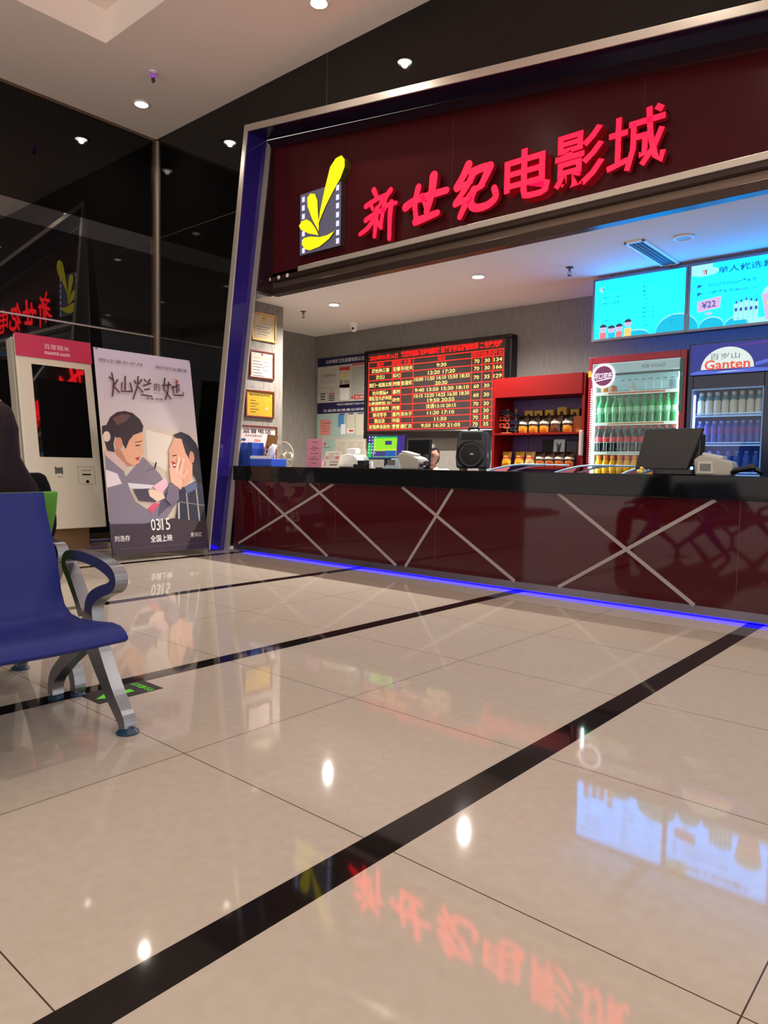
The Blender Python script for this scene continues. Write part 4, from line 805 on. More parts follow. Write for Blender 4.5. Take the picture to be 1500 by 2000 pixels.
b = MB(O); b.box(gx0+.02, gx1+.0, YG-.02, YG, 1.845, 2.12); b.build('header_box', NB, t, wc=True, bevel=.01)
b = MB(O); M = T(0, YG-.02, 0)@FY
b.rect(gx0+.025, gx1-.006, 1.85, 2.115, .001, M, 0)
P = [(-1.885+.215*cos(a), 1.892+.185*sin(a)) for a in [pi*k/24 for k in range(25)]]
b.poly(P, .003, M, 1); b.poly([(gx0+.03, 1.852), (gx1-.01, 1.852), (gx1-.01, 1.875), (-1.7, 1.888), (-1.9, 1.876), (gx0+.1, 1.885), (gx0+.03, 1.87)], .004, M, 2); b.poly([(-1.98, 1.862), (-1.72, 1.868), (-1.9, 1.872)], .005, M, 3)
b.poly([(-1.9, 2.07), (-1.6, 2.105), (-1.52, 2.09), (-1.7, 2.075)], .002, M, 5); b.poly([(-1.66, 1.93), (-1.52, 1.96), (-1.52, 1.93), (-1.66, 1.90)], .002, M, 2)
b.text('百岁山', M@T(-1.905, 2.0, 0), h=.052, w=.24, d=.004, mi=4)
b.text('Ganten', M@T(-1.885, 1.93, 0), h=.085, w=.37, d=.005, off=.02, mi=6)
b.build('header_print', [mat('hb', (24, 34, 110), .4, emit=(.012, .02, .18), es=1), em((226, 238, 232), 1), em((86, 110, 215), 1), em((210, 225, 250), 1), em((90, 110, 130), 1), em((80, 60, 150), 1), em((240, 90, 70), 1)], t, wc=True)
b = MB(O); b.rect(gx0+.045, gx1-.09, .6, 1.72, -YG-.002, FY); b.build('glass_door', M_glassy, t, wc=True)
b = MB(O)
for a in ((gx0+.042, gx1-.088, 1.715, 1.73), (gx0+.042, gx0+.056, .6, 1.715), (gx1-.098, gx1-.086, .6, 1.715)): b.box(a[0], a[1], YG-.008, YG, a[2], a[3])
b.build('door_seal', mat('seal', (120, 165, 215), .4), t, wc=True, bevel=.003)
for z in (1.50, 1.245, .985):
    b = MB(O); b.box(gx0+.055, gx1-.10, YG+.04, YG+.5, z-.006, z); b.build('shelf', LI, t, wc=True)
    b = MB(O); b.tube([(gx0+.055, YG+.035, z+.012), (gx1-.10, YG+.035, z+.012)], .004, 6); b.tube([(gx0+.055, YG+.035, z-.012), (gx1-.10, YG+.035, z-.012)], .004, 6); b.build('rail', em((150, 195, 250), .9), t, wc=True)
row(bottle('tall_bottle', .205, .031, TALL, (190, 200, 160), (214, 218, 196), (190, 205, 210), (20, 130, 140)), lsp(-2.12, -1.645, 8), YG+.10, 1.501, 'pale tall bottle with teal neck band on the top shelf of the navy fridge', 'bottle', 'pale bottles in the navy fridge')
WAT = [(.9, 0, 0), (1, .05, 0), (.88, .3, 0), (1, .45, 1), (1, .72, 0), (.75, .82, 0), (.42, .88, 0), (.42, .89, 0), (.5, .9, 2), (.5, 1, 2)]
row(bottle('water_bottle', .205, .03, WAT, (60, 90, 190), (120, 80, 170), (120, 150, 220)), lsp(-2.12, -1.645, 9), YG+.10, 1.246, 'blue water bottle on the second shelf of the navy fridge', 'bottle', 'blue water bottles on the second navy fridge shelf')
row(bottle('water_bottle', .20, .033, WAT, (60, 110, 205), (60, 100, 200), (90, 140, 220)), lsp(-2.10, -1.65, 7), YG+.10, .986, 'blue water bottle on the lowest visible shelf of the navy fridge', 'bottle', 'blue water bottles on the third navy fridge shelf')

# ------------------------------------------------------------------ chest freezer with curved glass lids
t = thing('chest_freezer', 'low ice cream chest freezer with curved glass lids behind the counter', 'freezer', (-3.1, 6.35, 0)); O = (-3.1, 6.35, 0)
b = MB(O); b.box(-4.05, -2.1, 6.1, 6.62, 0, .93); b.build('body', mat('freezer_body', (150, 185, 210), .35), t, wc=True, bevel=.03)
b = MB(O); b.box(-4.0, -2.15, 6.14, 6.58, .931, .94); b.build('contents', mat('frozen_goods', (120, 60, 66), .6), t, wc=True)
for x0_, x1_ in ((-4.02, -3.28), (-3.26, -2.62), (-2.60, -2.14)):
    b = MB(O); P = [(x0_+(x1_-x0_)*k/12, .945+.095*sin(pi*min(k/12*1.4, 1)*.5)) for k in range(13)]
    vs = [(p[0], y, p[1]) for p in P for y in (6.13, 6.59)]; b.add(vs, [(2*i, 2*i+2, 2*i+3, 2*i+1) for i in range(12)]); b.build('glass_lid', M_glassy, t, wc=True, smooth=True)
    b = MB(O); b.tube([(p[0], 6.13, p[1]) for p in P], .009, 8); b.tube([(p[0], 6.59, p[1]) for p in P], .009, 8); b.build('lid_frame', mat('lid_frame', (140, 180, 215), .35), t, wc=True, smooth=True)

# ------------------------------------------------------------------ things on the counter
def prism_box(b, pts, y0, y1, M=None, mi=0): b.prism(pts, -y1, -y0, FY if M is None else M@FY, mi)
# blue leaflet box
t = thing('desk_organizer', 'blue plastic file organizer at the left end of the counter', 'organizer', (-6.55, 5.36, CT)); O = (-6.55, 5.36, CT)
BL = mat('blue_plastic', (28, 60, 150), .35)
b = MB(O)
for k in range(3): b.prism([(-6.88+.105*k, CT), (-6.785+.105*k, CT), (-6.785+.105*k, CT+.20), (-6.80+.105*k, CT+.272), (-6.875+.105*k, CT+.272)], -5.48, -5.30, FY)
b.build('file_slots', BL, t, wc=True, bevel=.004)
b = MB(O); b.box(-6.565, -6.19, 5.26, 5.48, CT, CT+.085); b.build('drawer_tray', mat('blue_plastic_light', (48, 84, 196), .35), t, wc=True, bevel=.006)
b = MB(O)
for k in range(4): b.box(-6.555+.09*k, -6.475+.09*k, 5.255, 5.2595, CT+.085, CT+.118)
b.build('card_tabs', M_white, t, wc=True)
t = thing('kraft_leaflet', 'brown kraft paper pack with printed panels leaning behind the blue organizer', 'leaflet', (-6.47, 5.44, CT+.086))
b = MB(); b.box(-.085, .085, 0, .02, 0, .28); b.rect(-.07, .03, .05, .11, .001, FY, 1); b.rect(-.05, .06, .12, .145, .001, FY, 2); b.rect(-.05, .0, .065, .1, .002, FY, 3); b.rect(.0, .05, .155, .17, .001, FY, 1)
b.build('pack', [pm((150, 108, 62)), pm((190, 180, 170)), pm((90, 40, 60)), pm((60, 50, 70))], t, rot=(-.15, .12, 0))
t = thing('paper_sheet', 'curled white paper sheet standing in the blue organizer', 'paper', (-6.36, 5.37, CT+.086))
b = MB(); vs = [(-.06+.02*j, .0+.02*sin(j*1.1), 0) for j in range(7)]+[(-.02+.022*j, .01+.02*sin(j*1.1+.4), .17-.008*abs(j-4)) for j in range(7)]; b.add(vs, [(j, j+1, j+8, j+7) for j in range(6)])
o = b.build('sheet', M_white, t, smooth=True); o.modifiers.new('thick', 'SOLIDIFY').thickness = .002
# fan
t = thing('desk_fan', 'cream round desk fan standing behind the counter near the pillar', 'fan', (-6.72, 5.98, .72))
fm = mat('fan_cream', (205, 200, 175), .35)
b = MB(); b.lathe([(.10, 0), (.10, .02), (.03, .035), (.022, .26)], 18); b.build('base', fm, t, smooth=40)
b = MB(); Mf = T(0, -.04, .38)@RX(pi/2)
b.lathe([(.035, -.09), (.05, -.07), (.05, .0), (.03, .02)], 18, Mf); b.build('motor', fm, t, smooth=40)
b = MB()
for k in range(3):
    a = k*2*pi/3; b.poly([(.02*cos(a), .02*sin(a)), (.14*cos(a-.25), .14*sin(a-.25)), (.15*cos(a+.2), .15*sin(a+.2)), (.10*cos(a+.55), .10*sin(a+.55)), (.02*cos(a+1), .02*sin(a+1))], .045, Mf)
b.lathe([(.03, .02), (.03, .055), (.02, .06)], 14, Mf); b.build('blades', mat('fan_blade', (215, 205, 180), .3), t)
b = MB()
for rr in (.06, .09, .12, .15, .175): b.tube([(rr*cos(a), rr*sin(a), .065-.03*(rr/.175)**2) for a in [2*pi*k/28 for k in range(29)]], .0018 if rr < .17 else .005, 5, 0, Mf)
for k in range(18): a = 2*pi*k/18; b.tube([(.03*cos(a), .03*sin(a), .065), (.175*cos(a), .175*sin(a), .035)], .0014, 4, 0, Mf)
b.lathe([(.03, .06), (.03, .07)], 14, Mf); b.build('cage', fm, t)
b = MB(); b.box(-7.0, -6.4, 5.8, 6.18, .68, .72); b.box(-6.98, -6.94, 5.82, 6.16, 0, .68); b.box(-6.46, -6.42, 5.82, 6.16, 0, .68); b.org = Vector((-6.7, 6, 0))
tag(b.build('side_shelf', M_grey, wc=True), 'low grey side shelf behind the counter carrying the fan', 'shelf')
# pink sheet, white notice
def easel(name, x, y, w, h, tilt, rz, mats, art, label, cat):
    t = thing(name, label, cat, (x, y, CT), rz); b = MB(); b.box(-w/2, w/2, 0, .003, 0, h); art(b, w, h); b.build('sheet', mats, t, rot=(-tilt, 0, 0), loc=(0, 0, .001))
    b = MB(); b.prism([(0, 0), (.005, h*.8), (-h*.35, 0)], -w*.2, w*.2, Matrix(((0, 0, 1, 0), (-1, 0, 0, 0), (0, 1, 0, 0), (0, 0, 0, 1)))@T(-.012-h*math.tan(tilt)*.3, 0, 0)); b.build('rear_support', mats[0], t)
def a_pink(b, w, h):
    for z, ww in ((.88, .35), (.70, .3), (.64, .6), (.58, .2), (.48, .5), (.34, .3), (.27, .6), (.14, .35)): b.rect(-w*ww/2, w*ww/2, h*z, h*z+.006, .001, FY, 1)
easel('price_sheet', -5.77, 5.5, .245, .31, .06, 0, [pm((206, 136, 156)), pm((110, 40, 60))], a_pink, 'pink printed price sheet standing on the counter', 'sheet')
def a_tel(b, w, h):
    b.text('监督电话', T(.01, 0, h*.84)@FY, h=.022, w=w*.55, d=.001, mi=1); b.text('010-82219999', T(0, 0, h*.6)@FY, h=.036, w=w*.86, d=.001, mi=2, off=.02); b.rect(-w*.1, w*.42, h*.30, h*.33, .001, FY, 1); b.rect(-w*.1, w*.42, h*.38, h*.40, .001, FY, 1); b.rect(-w*.05, w*.4, h*.14, h*.2, .001, FY, 1); b.rect(-w*.38, -w*.34, h*.1, h*.4, .001, FY, 1)
easel('phone_notice', -5.345, 5.33, .235, .178, .3, 0, [pm((226, 214, 200)), pm((80, 70, 80)), pm((180, 60, 30))], a_tel, 'small white notice with red phone number tilted on the counter', 'notice')
# white rounded device
t = thing('label_printer', 'white rounded ticket printer right of the phone notice', 'printer', (-5.22, 5.52, CT))
b = MB(); b.prism([(-.155, .008), (.15, .008), (.16, .03), (.15, .075), (.12, .115), (.075, .14), (.0, .145), (-.08, .135), (-.15, .11)], -.14, .06, FY); b.build('housing', M_white, t, smooth=40, bevel=.02, seg=3)
b = MB(); b.prism([(-.06, .14), (.06, .142), (.065, .20), (.03, .208), (-.055, .20)], -.08, .01, FY); b.build('paper_cover', M_white, t, bevel=.012, seg=3)
b = MB(); b.box(-.13, -.09, -.04, .12, 0, .01); b.box(.09, .13, -.04, .12, 0, .01); b.build('foot', M_blk, t)
t = thing('card_reader', 'black tangled card reader between the white printer and the monitor', 'card reader', (-4.95, 5.42, CT))
b = MB(); b.box(-.10, .05, -.05, .05, 0, .04); b.box(-.06, .03, -.03, .05, .04, .08); b.tube([(.05, 0, .02), (.09, -.02, .05), (.12, .0, .02)], .006, 8); b.build('body', M_blk, t, bevel=.006)
b = MB(); b.box(.10, .13, -.03, .0, 0, .07); b.build('white_plug', M_white, t, bevel=.004)
# monitor showing green window
def monitor(name, x, y, w, h, z, rz, label, scr, thick=.03, lean=-.08, back=False):
    t = thing(name, label, 'monitor', (x, y, CT), rz)
    b = MB(); b.box(-w/2, w/2, 0, thick, 0, h); b.build('housing', M_blk, t, bevel=.005, loc=(0, 0, z), rot=(lean, 0, 0))
    b = MB(); M = FY; scr(b, w-.024, h-.024, M@T(0, .012, .0012)) if scr else b.rect(-w/2+.012, w/2-.012, .012, h-.012, .0012, FY, 0)
    b.build('screen', [em((60, 40, 140)), em((150, 235, 40)), em((0, 190, 90)), em((60, 50, 130)), em((240, 220, 60)), em((220, 230, 240)), em((30, 90, 170))] if scr else [mat('dark_screen', (12, 12, 14), .15)], t, loc=(0, 0, z), rot=(lean, 0, 0))
    b = MB(); b.box(-.03, .03, thick*.9, thick*.9+.02, 0, z+h*.4); b.build('neck', M_blk, t)
    b = MB(); b.box(-.1, .1, -.03, .13, 0, .012); b.build('base', M_blk, t, bevel=.004)
    return t
def scr1(b, w, h, M):
    b.rect(-w/2, w/2, 0, h, 0, M, 0); b.rect(-w/2, -w*.38, 0, h*.66, .0006, M, 2); b.rect(-w*.34, w*.3, h*.06, h*.9, .0006, M, 1); b.rect(-w*.32, w*.0, h*.08, h*.32, .001, M, 3); b.rect(w*.0, w*.29, h*.08, h*.34, .001, M, 6); b.rect(-w*.34, w*.3, h*.36, h*.40, .001, M, 4); b.rect(-.01, w*.16, h*.6, h*.78, .001, M, 3)
    b.rect(-w*.34, w*.3, h*.9, h*.97, .001, M, 2); b.rect(-w/2, w/2, 0, h*.035, .0012, M, 6)
    for i in range(3):
        for j in range(6): b.rect(-w*.475+.04*i, -w*.475+.04*i+.014, h*.12+.033*j+.02, h*.12+.033*j+.034, .0014, M, 5)
monitor('computer_monitor', -4.875, 5.66, .50, .255, .095, .05, 'flat monitor showing a bright green window, facing the hall', scr1)
t = monitor('computer_monitor', -4.45, 5.66, .285, .30, .0, 0, 'tall black monitor seen dark, between printer and clerk', None)
t['label'] = 'tall black monitor with a dark screen, left of the clerk'
# card terminal wedge, receipt printer
t = thing('card_terminal', 'pale wedge-shaped card terminal in front of the green monitor', 'card terminal', (-4.58, 5.40, CT))
b = MB(); b.prism([(-.115, .0), (.125, .0), (.11, .05), (.08, .098), (.005, .098), (-.06, .035)], -.11, .0, FY); b.build('body', mat('pale_blue_plastic', (176, 196, 208), .4), t, bevel=.008)
b = MB(); b.rect(-.04, .06, .035, .09, .001, FY); b.build('dark_panel', mat('terminal_panel', (110, 104, 96), .4), t)
def receipt(x, y, s, label, screen=False, rz=0):
    t = thing('receipt_printer', label, 'receipt printer', (x, y, CT), rz)
    b = MB(); b.prism([(-.13*s, 0), (.13*s, 0), (.14*s, .07*s), (.13*s, .105*s), (-.02*s, .15*s), (-.10*s, .155*s), (-.145*s, .12*s)], -.16*s, .0, FY); b.build('body', M_grey, t, bevel=.012, seg=3)
    b = MB(); b.prism([(-.09*s, .155*s), (.06*s, .125*s), (.07*s, .145*s), (-.08*s, .178*s)], -.12*s, -.01, FY); b.build('paper_cover', mat('cover_grey', (196, 190, 182), .4), t, bevel=.005)
    b = MB(); b.box(.138*s, .145*s, .02, .10*s, .03*s, .05*s); b.build('port', M_blk, t)
    if screen: b = MB(); b.prism([(-.11*s, .015), (.01*s, .015), (0, .105*s), (-.105*s, .105*s)], 0, .014, FY); b.rect(-.09*s, -.01*s, .03, .09*s, .0155, FY, 1); b.build('display', [mat('cover_grey', (196, 190, 182), .4), mat('lcd', (104, 106, 92), .3)], t)
receipt(-4.385, 5.42, 1.0, 'beige receipt printer standing in front of the tall black monitor')
# speaker
t = thing('loudspeaker', 'black portable loudspeaker with a round woofer on the counter', 'loudspeaker', (-3.655, 5.42, CT), .30)
b = MB(); b.prism([(-.135, .02), (.135, .02), (.145, .10), (.135, .30), (.11, .355), (-.10, .355), (-.13, .31), (-.145, .12)], -.17, .0, FY); b.build('cabinet', mat('speaker_body', (26, 27, 32), .4), t, bevel=.015, seg=3)
b = MB(); Ms = T(0, -.001, .145)@RX(pi/2); b.lathe([(.125, .0), (.128, .012), (.115, .018), (.108, .006)], 32, Ms); b.build('woofer_ring', M_blk, t, smooth=40)
b = MB(); b.lathe([(.108, .004), (.06, .012), (.02, .016)], 32, Ms); b.build('woofer_grille', M_blk2, t, smooth=40)
b = MB(); b.prism([(-.10, .275), (.10, .275), (.085, .335), (-.08, .335)], 0, .006, FY); b.prism([(-.04, .29), (.04, .29), (.02, .32), (-.02, .32)], .006, .010, FY); b.build('horn', M_blk2, t, bevel=.003)
b = MB(); b.tube([(-.05, .08, .35), (-.04, .08, .385), (.04, .08, .385), (.05, .08, .35)], .012, 8); b.build('carry_handle', M_blk, t, smooth=True)
b = MB(); b.rect(.0, .03, .14, .155, 0, T(0, -.02, 0)@FY); b.build('badge', M_grey, t)
b = MB(); b.rect(.03, .06, .12, .16, .1455, FX); b.poly([(.04, .21), (.07, .21), (.055, .26)], .1425, FX, 1); b.build('side_labels', [M_white, pm((70, 110, 200))], t)
for x in (-.09, .09): b = MB(); b.box(x-.02, x+.02, .02, .14, 0, .021); b.build('foot', M_blk, t)
# microphone-like oval
t = thing('desk_microphone', 'dark oval desktop microphone in front of the clerk', 'microphone', (-4.12, 5.38, CT))
b = MB(); b.ell((0, 0, .045), (.037, .03, .045)); b.build('head', mat('dark_violet_plastic', (34, 20, 36), .3), t, smooth=True)
b = MB(); b.lathe([(.03, 0), (.03, .006)], 16); b.build('base', M_blk, t)
b = MB(); b.ell((0, -.031, .03), (.014, .003, .007)); b.build('button', M_white, t, smooth=True)
# right POS group
t = thing('touch_terminal', 'large black point-of-sale terminal leaning back at the right of the counter', 'cash terminal', (-1.95, 5.40, CT), 0)
b = MB(); b.prism([(-.20, .0), (.185, .0), (.285, .30), (-.125, .30)], -.05, .0, FY); b.build('display_housing', mat('pos_grey', (44, 40, 38), .5), t, bevel=.008, loc=(0, 0, .038))
b = MB(); b.box(-.06, .26, .05, .16, .06, .30); b.build('rear_box', M_blk, t, bevel=.01)
b = MB(); b.box(-.06, .22, .0, .2, 0, .04); b.build('base', M_blk, t, bevel=.006)
receipt(-1.575, 5.36, .92, 'beige receipt printer with small grey display beside the black terminal', True)
t = thing('barcode_scanner', 'black handheld scanner lying at the right end of the counter', 'scanner', (-1.36, 5.36, CT))
b = MB(); b.tube([(-.09, 0, .02), (-.04, 0, .045), (.03, 0, .06), (.06, 0, .068)], [.016, .02, .024, .026], 10); b.build('head', M_blk, t, smooth=True)
b = MB(); b.tube([(.04, 0, .06), (.075, .01, .04), (.10, .02, .018)], [.02, .017, .015], 10); b.build('grip', M_blk, t, smooth=True)
t = thing('toy_duck', 'tiny yellow toy duck on the counter below the black terminal', 'toy', (-2.06, 5.28, CT))
b = MB(); b.ell((0, 0, .018), (.026, .02, .018)); b.ell((.012, 0, .042), (.014, .013, .013)); b.build('body', mat('duck_yellow', (235, 200, 90), .4), t, smooth=True)
b = MB(); b.ell((.028, 0, .040), (.007, .006, .003)); b.build('beak', mat('beak_orange', (220, 120, 30), .4), t, smooth=True)

# ------------------------------------------------------------------ ticket kiosk
A = math.atan(.35/2.0)
t = thing('ticket_kiosk', 'white self-service ticket kiosk with pink header against the left wall', 'kiosk', (-7.42, 3.18, .29))
t.location = (-7.42, 3.18, 0)
def kp(b, name, mats, parent=t, **k): return b.build(name, mats, parent, loc=(0, 0, .29), rot=(0, -A, 0), **k)
KW, KH = .80, 2.035
b = MB(); b.box(-.035, 0, 0, KW, 0, KH); kp(b, 'front_panel', mat('kiosk_white', (226, 216, 196), .3), bevel=.006)
b = MB(); b.box(-.06, -.036, .02, KW-.02, .03, KH-.03); kp(b, 'shadow_gap', M_blk)
b = MB(); b.box(-.20, -.061, -.01, KW-.01, .02, KH-.02); kp(b, 'rear_case', mat('kiosk_side', (170, 162, 148), .35), bevel=.01)
PK = mat('pink_header', (202, 62, 92), .2)
b = MB(); b.box(.0005, .012, -.004, KW+.004, KH-.235, KH+.004); b.text('百度糯米', T(.0125, KW*.53, KH-.10)@FX, h=.055, w=.27, mi=1); b.text('nuomi.com', T(.0125, KW*.53, KH-.165)@FX, h=.045, w=.27, mi=1, off=.02); kp(b, 'header', [PK, pm((238, 200, 205))])
b = MB(); b.box(-.0005, .002, .145, .712, .755, 1.73); kp(b, 'screen', mat('kiosk_screen', (14, 14, 14), .03, ior=1.9))
b = MB(); b.box(.0, .005, .30, .36, .585, .645); kp(b, 'sensor_window', [mat('scan_window', (96, 100, 92), .15)]); b = MB(); b.box(.0, .004, .29, .297, .575, .655); b.box(.0, .004, .363, .37, .575, .655); kp(b, 'sensor_bezel', M_blk)
b = MB()
for a in ((.53, .72, .465, .468), (.53, .72, .655, .658), (.53, .533, .465, .658), (.717, .72, .465, .658)): b.box(0, .002, *a)
b.box(0, .003, .58, .675, .565, .58, 1); b.box(0, .002, .58, .68, .615, .62, 2); b.prism([(.63+.017*cos(a), .495+.017*sin(a)) for a in [k*pi/8 for k in range(16)]], 0, .006, FX, 1)
b.rect(.31, .37, .545, .55, .001, FX, 2)
kp(b, 'service_door', [pm((150, 140, 124)), M_blk, pm((110, 100, 90))])
b = MB(); b.box(-.50, -.19, .03, KW-.10, 0, .31); b.build('pedestal', mat('kiosk_base', (140, 108, 70), .45), t)
b = MB(); b.box(-.62, -.50, .02, KW-.04, 0, .6); b.build('rear_foot', M_blk, t)

# ------------------------------------------------------------------ film banner
A2 = math.atan(.35/2.09); PW, PH = 1.14, 2.125
t = thing('film_banner', 'tall film poster banner of two smiling women on an X stand', 'banner', (-6.72, 3.66, 0))
def bp(b, name, mats, **k): return b.build(name, mats, t, loc=(0, 0, .055), rot=(0, -A2, 0), **k)
mk = []; idx = {}
def mi_(c):
    if c not in idx: idx[c] = len(mk); mk.append(pm(tuple(min(250, int(v*1.1)) for v in c), .45))
    return idx[c]
b = MB(); S = T(0, 0, 0)@FX
def clip(P):     # keep a polygon inside the banner
    for ax, lim, sg in ((0, 0, 1), (0, 1, -1), (1, 0, 1), (1, 1, -1)):
        Q = []
        for i in range(len(P)):
            a, c = P[i], P[(i+1) % len(P)]; ia = (a[ax]-lim)*sg >= 0; ic = (c[ax]-lim)*sg >= 0
            if ia: Q.append(a)
            if ia != ic: s = (lim-a[ax])/(c[ax]-a[ax]); Q.append((a[0]+s*(c[0]-a[0]), a[1]+s*(c[1]-a[1])))
        P = Q
        if len(P) < 3: return None
    return P
b.box(-.003, 0, 0, PW, 0, PH, mi_((60, 50, 54)))
for k in range(12): b.rect(0, PW, PH*(.58+.035*k), PH*(.58+.035*(k+1)), .0006, S, mi_((int(186+.2*k), int(172+.5*k), int(166+2.2*k))))
for n, (c, P) in enumerate(POSTER):
    P = clip(P)
    if P: b.poly([(u*PW, v*PH) for u, v in P], .0012+.0005*n, S, mi_(c))
D = .0012+.0005*len(POSTER)+.0006
br = mi_((84, 52, 48)); wh = mi_((232, 226, 214)); dk = mi_((90, 80, 88)); rd = mi_((190, 90, 50))
for q in TITLE: b.ribbon([(u*PW, v*PH) for u, v in q], .017, D, D+.001, S, br)
for k in range(10): a = 2*pi*k/10; b.ribbon([(.803*PW+.018*cos(a), .876*PH+.018*sin(a)), (.803*PW+.032*cos(a), .876*PH+.032*sin(a))], .005, D, D+.001, S, rd)
b.text('跨过漫长岁月', S@T(.245*PW, .940*PH, D), h=.034, w=.45*PW*.95, mi=dk); b.text('我们终会重逢', S@T(.77*PW, .939*PH, D), h=.034, w=.35*PW, mi=dk)
b.text('的', S@T(.593*PW, .835*PH, D), h=.085, w=.075, mi=br, off=.01); b.text('Remember me', S@T(.595*PW, .803*PH, D), h=.012, w=.10, mi=br)
b.text('导演 徐伟', S@T(.555*PW, .772*PH, D), h=.028, w=.2, mi=br, off=.01)
b.text('03', S@T(.44*PW, .137*PH, D), h=.125, w=.105, mi=wh); b.text('15', S@T(.55*PW, .137*PH, D), h=.125, w=.095, mi=wh); b.rect(.492*PW, .497*PW, .11*PH, .165*PH, D, S, wh)
b.text('全国上映', S@T(.49*PW, .068*PH, D), h=.075, w=.26, mi=wh, off=.01)
b.text('刘浩存', S@T(.10*PW, .080*PH, D), h=.06, w=.17, mi=wh); b.text('惠英红', S@T(.87*PW, .074*PH, D), h=.05, w=.14, mi=wh)
for a, c in ((.06, .28), (.31, .50), (.54, .58), (.60, .84), (.86, .95)): b.rect(a*PW, c*PW, .028*PH, .031*PH, D, S, dk)
bp(b, 'printed_sheet', mk)
b = MB()
for y, z in ((.02, PH-.02), (PW-.02, PH-.02), (PW-.02, .02), (.02, .02)): b.prism([(y+.008*cos(a), z+.008*sin(a)) for a in [k*pi/5 for k in range(10)]], D, D+.003, FX)
bp(b, 'corner_eyelets', M_blk)
for (y0, z0), (y1, z1) in (((.02, .0), (PW-.02, PH-.02)), ((PW-.02, .0), (.02, PH-.02))):
    b = MB(); b.tube([(-.02, y0, z0), (-.10, (y0+y1)/2, (z0+z1)/2), (-.02, y1, z1)], .006, 8); bp(b, 'cross_pole', M_blk)
for y in (.015, PW-.01):
    b = MB(); b.tube([(-.01, y, .09), (.03, y+.012 if y > .5 else y-.012, .005)], .007, 8); b.build('foot', M_blk, t)
b = MB(); b.tube([(-.12, PW/2, 1.0), (-.55, PW/2, .008)], .007, 8); b.build('rear_leg', M_blk, t)

# ------------------------------------------------------------------ floor exit sticker
t = thing('exit_floor_sticker', 'black floor sticker with a green arrow and exit lettering beside the bench foot', 'floor sticker', (-2.87, 1.6, 0))
GR = em((90, 200, 40), .55)
b = MB(); b.box(-.085, .085, -.145, .155, .0, .0012); b.build('sheet', mat('sticker_black', (18, 17, 16), .35), t)
b = MB(); b.poly([(.02, -.125), (.062, -.05), (.036, -.05), (.036, .045), (-.006, .045), (-.006, -.05), (-.03, -.05)], .0018, FZ)
b.text('安全出口', T(.03, .10, .0018)@RZ(pi), h=.035, w=.10, off=.01); b.text('EXIT', T(-.03, .10, .0018)@RZ(pi), h=.03, w=.09, off=.02); b.build('green_print', mat('glow_green', (92, 205, 40), .4, emit=(.05, .25, .01), es=.6), t)

